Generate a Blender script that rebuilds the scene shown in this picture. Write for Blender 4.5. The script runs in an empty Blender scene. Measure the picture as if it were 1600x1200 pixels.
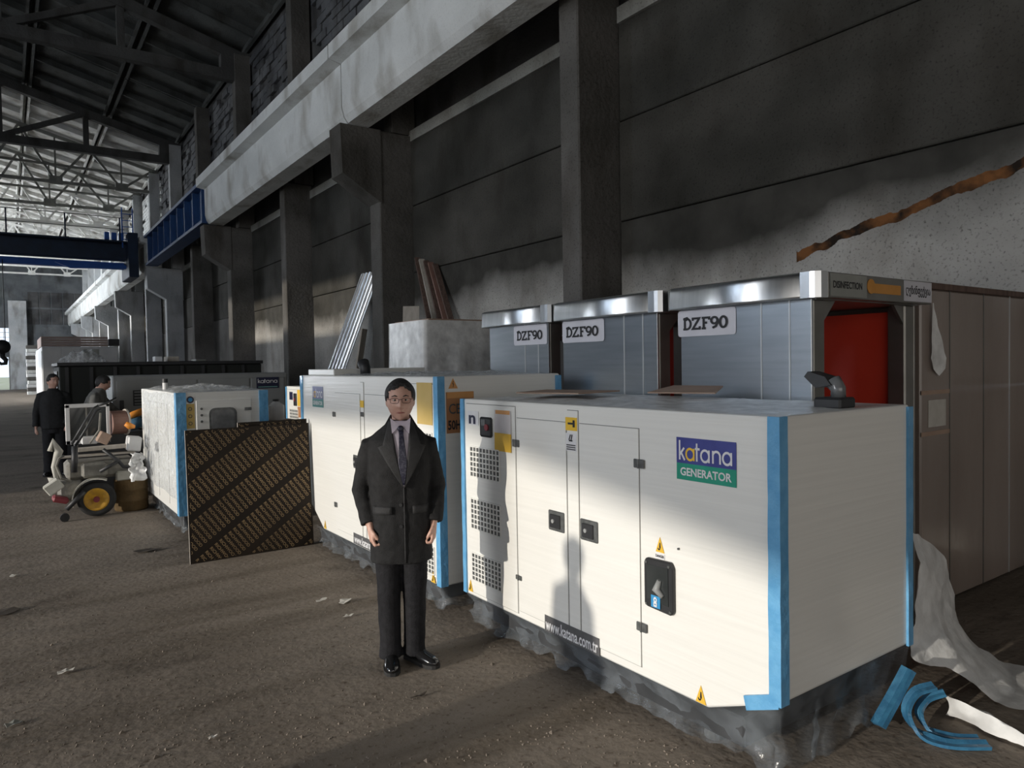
import bpy, bmesh, math, random
from mathutils import Vector, Matrix, noise
random.seed(7)
PI = math.pi
scene = bpy.context.scene
COL = scene.collection

# ------------------------------------------------------------------ camera
F, YAW, PIT, ROLL, CAMH = 1120.0, math.radians(35.2), math.radians(1.64), math.radians(1.0), 1.8
fw = Vector((math.sin(YAW)*math.cos(PIT), math.cos(YAW)*math.cos(PIT), -math.sin(PIT)))
r0 = Vector((math.cos(YAW), -math.sin(YAW), 0)); u0 = r0.cross(fw)
RT = r0*math.cos(ROLL) - u0*math.sin(ROLL); UP = r0*math.sin(ROLL) + u0*math.cos(ROLL)
cd = bpy.data.cameras.new('camera'); cam = bpy.data.objects.new('camera', cd); COL.objects.link(cam)
cd.sensor_width = 36.0; cd.lens = F/1600*36; cd.clip_start = .05; cd.clip_end = 500
cam.matrix_world = Matrix(((RT.x, UP.x, -fw.x, 0), (RT.y, UP.y, -fw.y, 0), (RT.z, UP.z, -fw.z, CAMH), (0, 0, 0, 1)))
scene.camera = cam

# ------------------------------------------------------------------ light
vs = scene.view_settings
vs.view_transform = 'Standard'; vs.look = 'None'; vs.exposure = 0.0; vs.gamma = 1.0; vs.use_curve_mapping = False
w = bpy.data.worlds.new('overcast_sky'); scene.world = w; w.use_nodes = True
bgn = w.node_tree.nodes['Background']; bgn.inputs[0].default_value = (.74, .84, 1, 1); bgn.inputs[1].default_value = 1.5

SUN_EL = math.radians(9.0); SUN_DY = .03
sl = bpy.data.lights.new('sun', 'SUN'); sl.energy = 2.8; sl.color = (1, .92, .80); sl.angle = math.radians(.7)
so = bpy.data.objects.new('sun', sl); COL.objects.link(so); so.location = (-30, 0, 20)
so.rotation_euler = Vector((1, SUN_DY, -math.tan(SUN_EL))).to_track_quat('-Z', 'Y').to_euler()

def area(name, loc, direction, sx, sy, power, color):
    l = bpy.data.lights.new(name, 'AREA'); l.shape = 'RECTANGLE'; l.size = sx; l.size_y = sy; l.energy = power; l.color = color
    o = bpy.data.objects.new(name, l); COL.objects.link(o); o.location = loc
    d = Vector(direction); o.rotation_euler = d.to_track_quat('-Z', 'Z').to_euler()
    return o
# lamps standing in for daylight from unseen gates and window bands opposite
area('gate_daylight', (-16.8, 6, 2.4), (1, 0, 0), 22, 4.0, 1900, (.97, .98, 1))
area('high_window_daylight', (-16.8, 16, 10.0), (1, 0, -.12), 40, 2.0, 2700, (.68, .82, 1))
area('far_window_daylight', (-16.8, 67, 9.6), (1, 0, .1), 44, 3.4, 22000, (.88, .94, 1))
area('far_gate_daylight', (-16.8, 60, 2.4), (1, 0, 0), 30, 4.0, 3500, (.95, .97, 1))

area('back_fill', (-3.5, -8.7, 2.6), (0, 1, 0), 14, 4.4, 300, (1, .95, .89))  # added fill lamp behind the camera; the back wall has no gate

# ------------------------------------------------------------------ materials
def nodes(m):
    m.use_nodes = True; nt = m.node_tree
    return nt, nt.nodes['Principled BSDF']
def mat(name, c1, c2=None, scale=6, rough=.6, metal=0, bump=.0, bscale=40, stretch=(1, 1, 1), coat=0, spec=.5, detail=6, lo=.35, hi=.65, rvar=0):
    m = bpy.data.materials.new(name); nt, p = nodes(m); N = nt.nodes; L = nt.links
    c2 = c2 or tuple(v*.86 for v in c1)
    tc = N.new('ShaderNodeTexCoord'); mp = N.new('ShaderNodeMapping'); mp.inputs['Scale'].default_value = stretch
    L.new(tc.outputs['Object'], mp.inputs['Vector'])
    nz = N.new('ShaderNodeTexNoise'); nz.inputs['Scale'].default_value = scale; nz.inputs['Detail'].default_value = detail
    L.new(mp.outputs[0], nz.inputs['Vector'])
    r = N.new('ShaderNodeValToRGB'); r.color_ramp.elements[0].position = lo; r.color_ramp.elements[1].position = hi
    r.color_ramp.elements[0].color = (*c1, 1); r.color_ramp.elements[1].color = (*c2, 1)
    L.new(nz.outputs[0], r.inputs[0]); L.new(r.outputs[0], p.inputs['Base Color'])
    p.inputs['Roughness'].default_value = rough; p.inputs['Metallic'].default_value = metal
    p.inputs['Specular IOR Level'].default_value = spec
    if coat: p.inputs['Coat Weight'].default_value = coat; p.inputs['Coat Roughness'].default_value = .12
    if bump:
        n2 = N.new('ShaderNodeTexNoise'); n2.inputs['Scale'].default_value = bscale; n2.inputs['Detail'].default_value = 5
        L.new(mp.outputs[0], n2.inputs['Vector'])
        b = N.new('ShaderNodeBump'); b.inputs['Strength'].default_value = bump; b.inputs['Distance'].default_value = .02
        L.new(n2.outputs[0], b.inputs['Height']); L.new(b.outputs[0], p.inputs['Normal'])
    return m

def wall_mat(name, a, b, dark, rust=False, soot=None):
    """rough stained concrete: broad mottling, fine dark pits"""
    m = bpy.data.materials.new(name); nt, p = nodes(m); N = nt.nodes; L = nt.links
    geo = N.new('ShaderNodeNewGeometry')
    def nz(scale, detail, st=(1, 1, 1)):
        mp = N.new('ShaderNodeMapping'); mp.inputs['Scale'].default_value = st
        n = N.new('ShaderNodeTexNoise'); n.inputs['Scale'].default_value = scale; n.inputs['Detail'].default_value = detail
        L.new(geo.outputs['Position'], mp.inputs[0]); L.new(mp.outputs[0], n.inputs['Vector']); return n
    def ramp(src, p0, p1, c0, c1):
        r = N.new('ShaderNodeValToRGB'); r.color_ramp.elements[0].position = p0; r.color_ramp.elements[1].position = p1
        r.color_ramp.elements[0].color = (*c0, 1); r.color_ramp.elements[1].color = (*c1, 1); L.new(src, r.inputs[0]); return r
    def mix(f, x, y, mode='MIX'):
        mx = N.new('ShaderNodeMix'); mx.data_type = 'RGBA'; mx.blend_type = mode
        if hasattr(f, 'links'): L.new(f, mx.inputs[0])
        else: mx.inputs[0].default_value = f
        L.new(x, mx.inputs[6]); L.new(y, mx.inputs[7]); return mx.outputs[2]
    base = ramp(nz(.55, 7, (1, 1, 1.6)).outputs[0], .36, .66, a, b)
    pits = ramp(nz(38, 8).outputs[0], .56, .74, (1, 1, 1), (dark,)*3)
    stain = ramp(nz(1.7, 8, (1, .7, .35)).outputs[0], .5, .72, (1, 1, 1), (.55, .52, .48))
    c = mix(1, base.outputs[0], pits.outputs[0], 'MULTIPLY'); c = mix(1, c, stain.outputs[0], 'MULTIPLY')
    if soot:   # lower part painted lighter as if lit, under an uneven, sooted upper part
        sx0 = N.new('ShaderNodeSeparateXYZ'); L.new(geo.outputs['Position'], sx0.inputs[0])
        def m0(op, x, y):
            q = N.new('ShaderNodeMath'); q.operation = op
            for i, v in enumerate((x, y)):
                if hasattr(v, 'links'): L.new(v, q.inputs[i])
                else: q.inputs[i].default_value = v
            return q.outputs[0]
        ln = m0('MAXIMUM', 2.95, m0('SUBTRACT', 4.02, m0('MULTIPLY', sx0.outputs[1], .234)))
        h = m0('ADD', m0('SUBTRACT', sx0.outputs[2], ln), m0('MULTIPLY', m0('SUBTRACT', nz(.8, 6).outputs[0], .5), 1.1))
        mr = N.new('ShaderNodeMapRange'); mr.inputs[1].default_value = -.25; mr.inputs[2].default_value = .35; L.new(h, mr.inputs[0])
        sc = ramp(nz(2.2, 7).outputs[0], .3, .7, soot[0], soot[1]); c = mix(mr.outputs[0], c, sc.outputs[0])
    if rust:   # long rusty run-off stain along the crack in the panel
        sx = N.new('ShaderNodeSeparateXYZ'); L.new(geo.outputs['Position'], sx.inputs[0])
        def mth(op, x, y=None):
            q = N.new('ShaderNodeMath'); q.operation = op
            for i, v in enumerate((x, y)):
                if v is None: continue
                if hasattr(v, 'links'): L.new(v, q.inputs[i])
                else: q.inputs[i].default_value = v
            return q.outputs[0]
        line = mth('ADD', mth('MULTIPLY', sx.outputs[1], .234), sx.outputs[2])
        d = mth('SUBTRACT', line, 4.02)
        wob = mth('MULTIPLY', mth('SUBTRACT', nz(3.2, 6).outputs[0], .5), .22)
        dd = mth('ABSOLUTE', mth('ADD', d, wob))
        k = mth('MULTIPLY', mth('LESS_THAN', dd, .05), mth('LESS_THAN', sx.outputs[1], 4.65))
        rc = ramp(nz(4, 5).outputs[0], .4, .62, (.02, .014, .01), (.20, .085, .03))
        c = mix(k, c, rc.outputs[0])
    L.new(c, p.inputs['Base Color']); p.inputs['Roughness'].default_value = .9; p.inputs['Specular IOR Level'].default_value = .2
    b1 = N.new('ShaderNodeBump'); b1.inputs['Strength'].default_value = .5; b1.inputs['Distance'].default_value = .03
    L.new(nz(14, 7).outputs[0], b1.inputs['Height']); L.new(b1.outputs[0], p.inputs['Normal'])
    return m

def enamel_mat(name, col, streak=.55):
    """painted sheet steel tightly wrapped in clear stretch film"""
    m = bpy.data.materials.new(name); nt, p = nodes(m); N = nt.nodes; L = nt.links
    geo = N.new('ShaderNodeNewGeometry'); mp = N.new('ShaderNodeMapping'); mp.inputs['Scale'].default_value = (1.2, 1.2, 55)
    mp.inputs['Rotation'].default_value = (.06, 0, 0)
    L.new(geo.outputs['Position'], mp.inputs[0])
    nz = N.new('ShaderNodeTexNoise'); nz.inputs['Scale'].default_value = 1.0; nz.inputs['Detail'].default_value = 4; L.new(mp.outputs[0], nz.inputs[0])
    r = N.new('ShaderNodeValToRGB'); r.color_ramp.elements[0].position = .35; r.color_ramp.elements[1].position = .7
    r.color_ramp.elements[0].color = (*[v*.95 for v in col], 1); r.color_ramp.elements[1].color = (*col, 1)
    L.new(nz.outputs[0], r.inputs[0]); L.new(r.outputs[0], p.inputs['Base Color'])
    p.inputs['Roughness'].default_value = .42; p.inputs['Coat Weight'].default_value = .35; p.inputs['Coat Roughness'].default_value = .18
    b = N.new('ShaderNodeBump'); b.inputs['Strength'].default_value = streak; b.inputs['Distance'].default_value = .01
    L.new(nz.outputs[0], b.inputs['Height']); L.new(b.outputs[0], p.inputs['Coat Normal'])
    b2 = N.new('ShaderNodeBump'); b2.inputs['Strength'].default_value = streak*.25; b2.inputs['Distance'].default_value = .006
    L.new(nz.outputs[0], b2.inputs['Height']); L.new(b2.outputs[0], p.inputs['Normal'])
    return m

def film_mat(name, clear=.6, tint=(.8, .82, .84), bs=.9, sc=16, rough=.22):
    m = bpy.data.materials.new(name); m.use_nodes = True; nt = m.node_tree; N = nt.nodes; L = nt.links
    N.remove(N['Principled BSDF']); out = N['Material Output']
    tr = N.new('ShaderNodeBsdfTransparent'); tr.inputs[0].default_value = (.95, .96, .97, 1)
    p = N.new('ShaderNodeBsdfPrincipled'); p.inputs['Base Color'].default_value = (*tint, 1); p.inputs['Roughness'].default_value = rough
    tc = N.new('ShaderNodeNewGeometry'); nz = N.new('ShaderNodeTexNoise'); nz.inputs['Scale'].default_value = sc; nz.inputs['Detail'].default_value = 5
    L.new(tc.outputs['Position'], nz.inputs[0])
    b = N.new('ShaderNodeBump'); b.inputs['Strength'].default_value = bs; b.inputs['Distance'].default_value = .04
    L.new(nz.outputs[0], b.inputs['Height']); L.new(b.outputs[0], p.inputs['Normal'])
    r = N.new('ShaderNodeMapRange'); r.inputs['From Min'].default_value = .3; r.inputs['From Max'].default_value = .7
    r.inputs['To Min'].default_value = max(0, 1-clear-.2); r.inputs['To Max'].default_value = min(1, 1-clear+.2)
    L.new(nz.outputs[0], r.inputs[0])
    mx = N.new('ShaderNodeMixShader'); L.new(r.outputs[0], mx.inputs[0]); L.new(tr.outputs[0], mx.inputs[1]); L.new(p.outputs[0], mx.inputs[2])
    L.new(mx.outputs[0], out.inputs[0]); return m

def floor_mat():
    m = bpy.data.materials.new('dirt_floor'); nt, p = nodes(m); N = nt.nodes; L = nt.links
    geo = N.new('ShaderNodeNewGeometry')
    def nz(scale, detail, st=(1, 1, 1), rot=0):
        mp = N.new('ShaderNodeMapping'); mp.inputs['Scale'].default_value = st; mp.inputs['Rotation'].default_value = (0, 0, rot)
        n = N.new('ShaderNodeTexNoise'); n.inputs['Scale'].default_value = scale; n.inputs['Detail'].default_value = detail
        L.new(geo.outputs['Position'], mp.inputs[0]); L.new(mp.outputs[0], n.inputs['Vector']); return n.outputs[0]
    def ramp(src, p0, p1, c0, c1):
        r = N.new('ShaderNodeValToRGB'); r.color_ramp.elements[0].position = p0; r.color_ramp.elements[1].position = p1
        r.color_ramp.elements[0].color = (*c0, 1); r.color_ramp.elements[1].color = (*c1, 1); L.new(src, r.inputs[0]); return r.outputs[0]
    def mul(x, y):
        mx = N.new('ShaderNodeMix'); mx.data_type = 'RGBA'; mx.blend_type = 'MULTIPLY'; mx.inputs[0].default_value = 1
        L.new(x, mx.inputs[6]); L.new(y, mx.inputs[7]); return mx.outputs[2]
    base = ramp(nz(.8, 8), .3, .7, (.175, .146, .118), (.24, .204, .168))
    tracks = ramp(nz(1.1, 5, (.22, 2.2, 1), math.radians(8)), .5, .68, (1, 1, 1), (.66, .64, .61))
    spots = ramp(nz(26, 5), .58, .7, (1, 1, 1), (.55, .5, .46))
    oil = ramp(nz(.9, 3, (1.3, 1.3, 1)), .62, .74, (1, 1, 1), (.5, .48, .46))
    c = mul(mul(mul(base, tracks), spots), oil)
    L.new(c, p.inputs['Base Color']); p.inputs['Roughness'].default_value = .82; p.inputs['Specular IOR Level'].default_value = .3
    b1 = N.new('ShaderNodeBump'); b1.inputs['Strength'].default_value = .35; b1.inputs['Distance'].default_value = .02; L.new(nz(22, 8), b1.inputs['Height'])
    b2 = N.new('ShaderNodeBump'); b2.inputs['Strength'].default_value = .35; b2.inputs['Distance'].default_value = .08; L.new(nz(2.6, 5, (.6, 1.6, 1)), b2.inputs['Height'])
    L.new(b2.outputs[0], b1.inputs['Normal']); L.new(b1.outputs[0], p.inputs['Normal'])
    return m

M = {}
M['floor'] = floor_mat()
M['ground'] = mat('outside_ground', (.22, .26, .12), (.35, .33, .26), .4, .95)
M['wall_low'] = wall_mat('pale_concrete_panel', (.34, .33, .31), (.50, .48, .45), .35, rust=True)  # own pale tone, lightened for the glow low on the wall
M['wall_mix'] = wall_mat('lit_and_sooted_concrete_panel', (.36, .35, .33), (.52, .50, .47), .4, True, ((.034, .033, .029), (.068, .065, .058)))  # light on the lower wall put into the colour, soot above it
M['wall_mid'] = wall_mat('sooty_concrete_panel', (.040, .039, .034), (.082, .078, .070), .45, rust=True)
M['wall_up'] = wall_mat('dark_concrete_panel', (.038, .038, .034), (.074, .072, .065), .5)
M['coping'] = wall_mat('pale_coping', (.30, .31, .30), (.42, .42, .40), .5)  # paler strip along the top of the wall
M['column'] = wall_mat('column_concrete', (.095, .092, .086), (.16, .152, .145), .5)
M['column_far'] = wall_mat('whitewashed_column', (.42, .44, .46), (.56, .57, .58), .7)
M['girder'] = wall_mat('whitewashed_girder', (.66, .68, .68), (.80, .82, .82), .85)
M['block'] = wall_mat('grey_block', (.09, .094, .104), (.18, .185, .195), .5)
M['mortar'] = wall_mat('clerestory_backing', (.06, .06, .065), (.12, .12, .12), .5)
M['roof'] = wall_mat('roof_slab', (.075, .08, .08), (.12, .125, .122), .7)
M['roof_far'] = wall_mat('pale_roof_slab', (.60, .60, .58), (.74, .74, .72), .8)  # far slabs are much paler than the near ones
M['truss_c'] = wall_mat('truss_concrete', (.065, .065, .065), (.10, .10, .098), .7)
M['steel_w'] = mat('white_painted_steel', (.80, .80, .78), (.68, .67, .64), 3, .6)
M['steel_g'] = mat('grey_painted_steel', (.16, .165, .15), (.24, .24, .22), 3, .6)
M['blue_steel'] = mat('blue_painted_steel', (.012, .05, .16), (.02, .075, .22), 2, .5)
M['navy_steel'] = mat('navy_painted_steel', (.008, .02, .045), (.012, .03, .07), 2, .5)
M['blue_bright'] = mat('bright_blue_steel', (.02, .10, .42), (.03, .13, .5), 2, .5)
M['far_wall'] = wall_mat('far_wall_brick', (.10, .11, .12), (.17, .18, .19), .6)
M['enamel'] = enamel_mat('film_wrapped_white_enamel', (.84, .835, .80))
M['enamel_plain'] = enamel_mat('white_enamel', (.80, .80, .77), .12)
M['enamel_grey'] = mat('grey_enamel', (.27, .28, .28), (.23, .24, .24), 2, .5)
M['gap_shade'] = mat('door_gap_shade', (.22, .22, .21), None, 10, .8)  # dark tone painted for the shade in the door gaps
M['black'] = mat('black_paint', (.018, .019, .021), (.03, .031, .034), 5, .5)
M['skid'] = mat('grey_black_skid', (.035, .038, .042), (.06, .064, .07), 5, .45, coat=.3)
M['rubber'] = mat('rubber', (.015, .015, .015), (.03, .03, .03), 9, .85)
M['foam'] = mat('blue_foam', (.10, .34, .62), (.15, .42, .70), 14, .6, bump=.5, bscale=18, coat=.5)
M['foam_shaded'] = mat('blue_foam_strip', (.02, .11, .22), (.04, .18, .32), 14, .6, bump=.4, bscale=18, coat=.4)  # foam blue darkened for the shade under the plastic sheet
M['latch'] = mat('grey_latch', (.07, .075, .075), (.12, .125, .125), 30, .4, coat=.5)
M['ink'] = mat('ink', (.012, .012, .016), None, 20, .6)
M['ink_grey'] = mat('faded_ink', (.09, .09, .09), None, 20, .6)
M['logo_blue'] = mat('logo_blue', (.045, .055, .26), (.06, .075, .32), 8, .4, coat=.4)
M['logo_navy'] = mat('logo_navy', (.02, .022, .06), None, 8, .4)
M['logo_green'] = mat('logo_green', (.012, .30, .20), (.02, .36, .24), 8, .4, coat=.4)
M['logo_pale'] = mat('logo_pale_green', (.20, .42, .38), None, 8, .4)
M['logo_teal'] = mat('logo_teal', (.10, .32, .30), None, 8, .4, coat=.4)
M['logo_lilac'] = mat('logo_lilac', (.22, .24, .42), None, 8, .4, coat=.4)
M['white_print'] = mat('white_print', (.82, .82, .84), None, 8, .45)
M['yellow_print'] = mat('yellow_print', (.80, .50, .03), (.86, .55, .05), 8, .5)
M['yellow_paper'] = mat('yellow_paper', (.72, .43, .03), (.80, .50, .06), 5, .6)
M['ochre_paper'] = mat('ochre_paper', (.58, .41, .12), (.64, .46, .16), 5, .6)
M['orange_print'] = mat('orange_print', (.62, .30, .10), (.68, .34, .12), 5, .6)
M['orange_paper'] = mat('brown_orange_sticker', (.42, .19, .08), (.48, .23, .10), 5, .6)
M['pink_paper'] = mat('pale_leaflet', (.60, .56, .57), (.66, .62, .62), 8, .6)
M['blue_tag'] = mat('blue_tag', (.04, .30, .62), None, 8, .5)
M['sticker_grey'] = mat('web_sticker', (.08, .08, .085), (.12, .12, .125), 12, .5)
M['film'] = film_mat('clear_stretch_film', .62)
M['film_dense'] = film_mat('milky_plastic_sheet', .12, (.88, .89, .89), .22, 9, .3)
M['film_skirt'] = film_mat('film_over_skid', .72, (.26, .29, .32), .35, 7, .15)
M['steel'] = mat('brushed_steel', (.42, .46, .50), (.48, .52, .56), 2, .30, 1, .04, 60, (1, 1, 14))
M['steel_hdr'] = mat('brushed_steel_header', (.66, .68, .70), (.74, .76, .78), 2, .3, 1, .05, 60, (1, 14, 1))
M['steel_dark'] = mat('dark_steel_trim', (.20, .195, .18), (.25, .245, .23), 4, .4, .7)
M['steel_edge'] = mat('bright_steel_edge', (.75, .77, .78), None, 4, .3, .6)
M['red'] = mat('red_panel', (.80, .065, .035), (.85, .08, .045), 3, .35, coat=.3)
M['brown_panel'] = mat('brown_plywood_edge', (.20, .11, .09), (.26, .15, .12), 6, .6)
M['sign_grey'] = mat('sign_grey', (.26, .27, .25), (.31, .32, .30), 5, .4)
M['sign_white'] = mat('sign_white', (.60, .60, .66), (.66, .66, .72), 5, .4)
M['sign_orange'] = mat('sign_orange', (.55, .24, .03), (.62, .28, .05), 9, .5)
M['cardboard'] = mat('cardboard', (.36, .25, .19), (.43, .31, .24), 4, .8, bump=.2, bscale=30)
M['cardboard_dk'] = mat('film_wrapped_cardboard', (.22, .175, .15), (.31, .255, .225), 1.2, .35, coat=.35, bump=.35, bscale=7, stretch=(1, 1, .3))
M['wood'] = mat('old_wood', (.09, .055, .045), (.15, .10, .08), 3, .8, bump=.3, bscale=25, stretch=(8, 8, .6))
M['wood_pale'] = mat('pale_board', (.42, .38, .33), (.5, .46, .41), 3, .8, bump=.2, stretch=(6, 6, .6))
M['ply_face'] = mat('film_faced_plywood', (.014, .010, .007), (.022, .015, .010), 3, .6, spec=.2)
M['ply_ink'] = mat('ochre_print', (.30, .205, .10), (.17, .115, .055), 2.2, .6)
M['zinc'] = mat('galvanised_sheet', (.62, .66, .70), (.74, .78, .82), 6, .32, 1)
M['cloth_black'] = mat('black_wool', (.012, .012, .013), (.022, .022, .024), 30, .85, bump=.3, bscale=220, spec=.25)
M['cloth_coat'] = mat('charcoal_wool', (.012, .012, .013), (.019, .019, .020), 30, .8, bump=.35, bscale=220, spec=.3)
M['lapel'] = mat('charcoal_lapel', (.015, .015, .016), (.022, .022, .024), 30, .7, bump=.3, bscale=220)
M['trouser'] = mat('black_trousers', (.009, .009, .011), (.016, .016, .019), 30, .8, bump=.2, bscale=120, spec=.25)
M['shirt'] = mat('lilac_shirt', (.56, .50, .58), (.62, .56, .64), 30, .7)
M['tie'] = mat('dark_tie', (.012, .012, .03), (.05, .05, .075), 90, .45, lo=.5, hi=.6)
M['leather'] = mat('polished_leather', (.008, .008, .009), (.014, .014, .015), 9, .15, coat=.6)
M['skin'] = mat('skin', (.55, .32, .25), (.62, .385, .305), 26, .5, bump=.1, bscale=120)
M['lips'] = mat('lips', (.36, .13, .11), None, 30, .45)
M['hair'] = mat('black_hair', (.010, .009, .009), (.02, .018, .017), 60, .5, bump=.6, bscale=160, stretch=(1, 1, .2))
M['eye'] = mat('eye_white', (.55, .5, .47), None, 30, .3)
M['iris'] = mat('iris', (.03, .018, .012), None, 30, .2)
M['glasses'] = mat('glasses_rim', (.07, .03, .035), None, 30, .3, .4)
M['jacket_dk'] = mat('dark_work_jacket', (.008, .009, .010), (.014, .014, .016), 20, .85)
M['jacket_gr'] = mat('grey_work_jacket', (.10, .10, .095), (.15, .15, .14), 14, .85, bump=.5, bscale=18)
M['trouser_dk'] = mat('dark_work_trousers', (.008, .008, .010), (.014, .014, .016), 20, .9)
M['tarp_dark'] = mat('dark_container_paint', (.006, .008, .007), (.012, .014, .012), 2, .7)
M['office'] = mat('white_cladding', (.62, .63, .65), (.7, .71, .72), 2, .6)
M['plank_pink'] = mat('pinkish_boards', (.34, .26, .24), (.42, .33, .30), 3, .8, stretch=(1, 1, 6))
M['grey_machine'] = mat('dusty_grey_casting', (.16, .155, .14), (.25, .24, .21), 9, .7, bump=.5, bscale=24)
M['pale_machine'] = mat('pale_machine_paint', (.42, .41, .36), (.52, .51, .46), 9, .6)
M['yellow_rim'] = mat('yellow_wheel_rim', (.60, .33, .02), (.45, .24, .03), 20, .55)
M['red_paint'] = mat('dull_red_paint', (.22, .03, .04), None, 9, .6)
M['rust'] = mat('rusty_drum', (.10, .065, .025), (.16, .10, .04), 5, .8, bump=.4)
M['orange_bag'] = mat('orange_plastic', (.66, .22, .02), (.72, .28, .04), 6, .5)
M['blue_bag'] = mat('blue_plastic', (.03, .10, .17), (.10, .22, .34), 6, .5)
M['white_box'] = mat('white_plastic', (.70, .70, .70), (.62, .62, .62), 6, .5)
M['glass_dk'] = mat('dark_glass', (.02, .024, .025), (.05, .055, .056), 2, .12, coat=.5)
M['glass_lt'] = mat('smoky_window', (.10, .105, .11), (.20, .205, .21), 7, .2, coat=.5)
M['paper'] = mat('paper_scrap', (.50, .48, .44), (.58, .56, .52), 12, .8)
M['pebble'] = mat('pebble', (.12, .10, .08), (.24, .20, .165), 3, .9)
M['asphalt'] = mat('dark_dirt', (.05, .04, .032), (.08, .066, .054), 6, .95)

# ------------------------------------------------------------------ mesh helpers
def nb(): return bmesh.new()
def add_box(bm, x0, x1, y0, y1, z0, z1, bev=0):
    vs_ = [bm.verts.new((x, y, z)) for z in (z0, z1) for y in (y0, y1) for x in (x0, x1)]
    fs = [bm.faces.new([vs_[i] for i in q]) for q in ((0, 2, 3, 1), (4, 5, 7, 6), (0, 1, 5, 4), (1, 3, 7, 5), (3, 2, 6, 7), (2, 0, 4, 6))]
    if bev:
        es = list({e for f in fs for e in f.edges})
        bmesh.ops.bevel(bm, geom=es, offset=bev, segments=1, affect='EDGES', profile=.5)
def add_prism(bm, prof, axis, a, b):
    """extrude a closed 2D profile from a to b along axis (0,1,2); the profile uses the two other axes in order"""
    def pt(p, t):
        v = list(p); v.insert(axis, t); return v
    A = [bm.verts.new(pt(p, a)) for p in prof]; B = [bm.verts.new(pt(p, b)) for p in prof]
    n = len(prof)
    for i in range(n): bm.faces.new((A[i], A[(i+1) % n], B[(i+1) % n], B[i]))
    bm.faces.new(A[::-1]); bm.faces.new(B)
def frame_dirs(d):
    d = Vector(d).normalized(); a = Vector((0, 0, 1)) if abs(d.z) < .9 else Vector((1, 0, 0))
    s = d.cross(a).normalized(); return s, s.cross(d).normalized()
def add_tube(bm, pts, rad, seg=8, flat=None, smooth=True):
    pts = [Vector(p) for p in pts]; n = len(pts)
    if not hasattr(rad, '__len__'): rad = [rad]*n
    rings = []; ps = None
    for i, p in enumerate(pts):
        d = pts[min(i+1, n-1)] - pts[max(i-1, 0)]
        s, t = frame_dirs(d)
        if ps is not None:
            s = (ps - d.normalized()*ps.dot(d.normalized()))
            s = s.normalized() if s.length > 1e-6 else frame_dirs(d)[0]
            t = s.cross(d.normalized())
        ps = s
        f = flat[i] if flat else 1
        rings.append([bm.verts.new(p + s*math.cos(2*PI*k/seg)*rad[i] + t*math.sin(2*PI*k/seg)*rad[i]*f) for k in range(seg)])
    loft(bm, rings, smooth)
def loft(bm, rings, smooth=True, closed=True, caps=True):
    n = len(rings[0])
    for a, b in zip(rings, rings[1:]):
        for k in range(n if closed else n-1):
            f = bm.faces.new((a[k], a[(k+1) % n], b[(k+1) % n], b[k])); f.smooth = smooth
    if caps and closed:
        bm.faces.new(rings[0][::-1]); bm.faces.new(rings[-1])
def add_bar(bm, p, q, w, h):
    """rectangular bar from p to q, w across, h in the up direction"""
    p, q = Vector(p), Vector(q); d = (q-p).normalized()
    s = d.cross(Vector((0, 0, 1))); s = s.normalized() if s.length > 1e-4 else Vector((1, 0, 0)); t = s.cross(d)
    R = []
    for c in (p, q):
        R.append([bm.verts.new(c + s*a*w/2 + t*b*h/2) for a, b in ((-1, -1), (1, -1), (1, 1), (-1, 1))])
    loft(bm, R, False)
def add_cyl(bm, c, axis, r, length, seg=20, r2=None):
    c = Vector(c); d = Vector(axis).normalized()
    add_tube(bm, [c - d*length/2, c + d*length/2], [r, r if r2 is None else r2], seg, smooth=False)
def add_lathe(bm, c, axis, prof, seg=24, caps=True):
    c = Vector(c); d = Vector(axis).normalized(); s, t = frame_dirs(d)
    rings = [[bm.verts.new(c + d*h + (s*math.cos(2*PI*k/seg) + t*math.sin(2*PI*k/seg))*r) for k in range(seg)] for r, h in prof]
    loft(bm, rings, True, caps=caps)
def to_obj(name, bm, m, parent=None, smooth=None):
    bmesh.ops.recalc_face_normals(bm, faces=bm.faces)
    me = bpy.data.meshes.new(name); bm.to_mesh(me); bm.free()
    if smooth is not None:
        for p in me.polygons: p.use_smooth = smooth
    return link(name, me, m, parent)
def link(name, me, m, parent=None):
    mm = M[m] if isinstance(m, str) else m
    if not me.materials: me.materials.append(mm)
    o = bpy.data.objects.new(name, me); COL.objects.link(o); o.parent = parent
    return o
def tag(o, label=None, cat=None, group=None, kind=None):
    if label: o['label'] = label
    if cat: o['category'] = cat
    if group: o['group'] = group
    if kind: o['kind'] = kind
    return o
def thing(name, label, cat, loc=(0, 0, 0), rotz=0, group=None):
    o = bpy.data.objects.new(name, None); COL.objects.link(o); o.location = loc; o.rotation_euler = (0, 0, rotz)
    o.empty_display_size = .1
    return tag(o, label, cat, group)
def boxo(name, m, parent, x0, x1, y0, y1, z0, z1, bev=0):
    bm = nb(); add_box(bm, x0, x1, y0, y1, z0, z1, bev); return to_obj(name, bm, m, parent)
def copy_obj(o, parent, loc=None):
    c = o.copy(); COL.objects.link(c); c.parent = parent
    if loc is not None: c.location = loc
    return c
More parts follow.
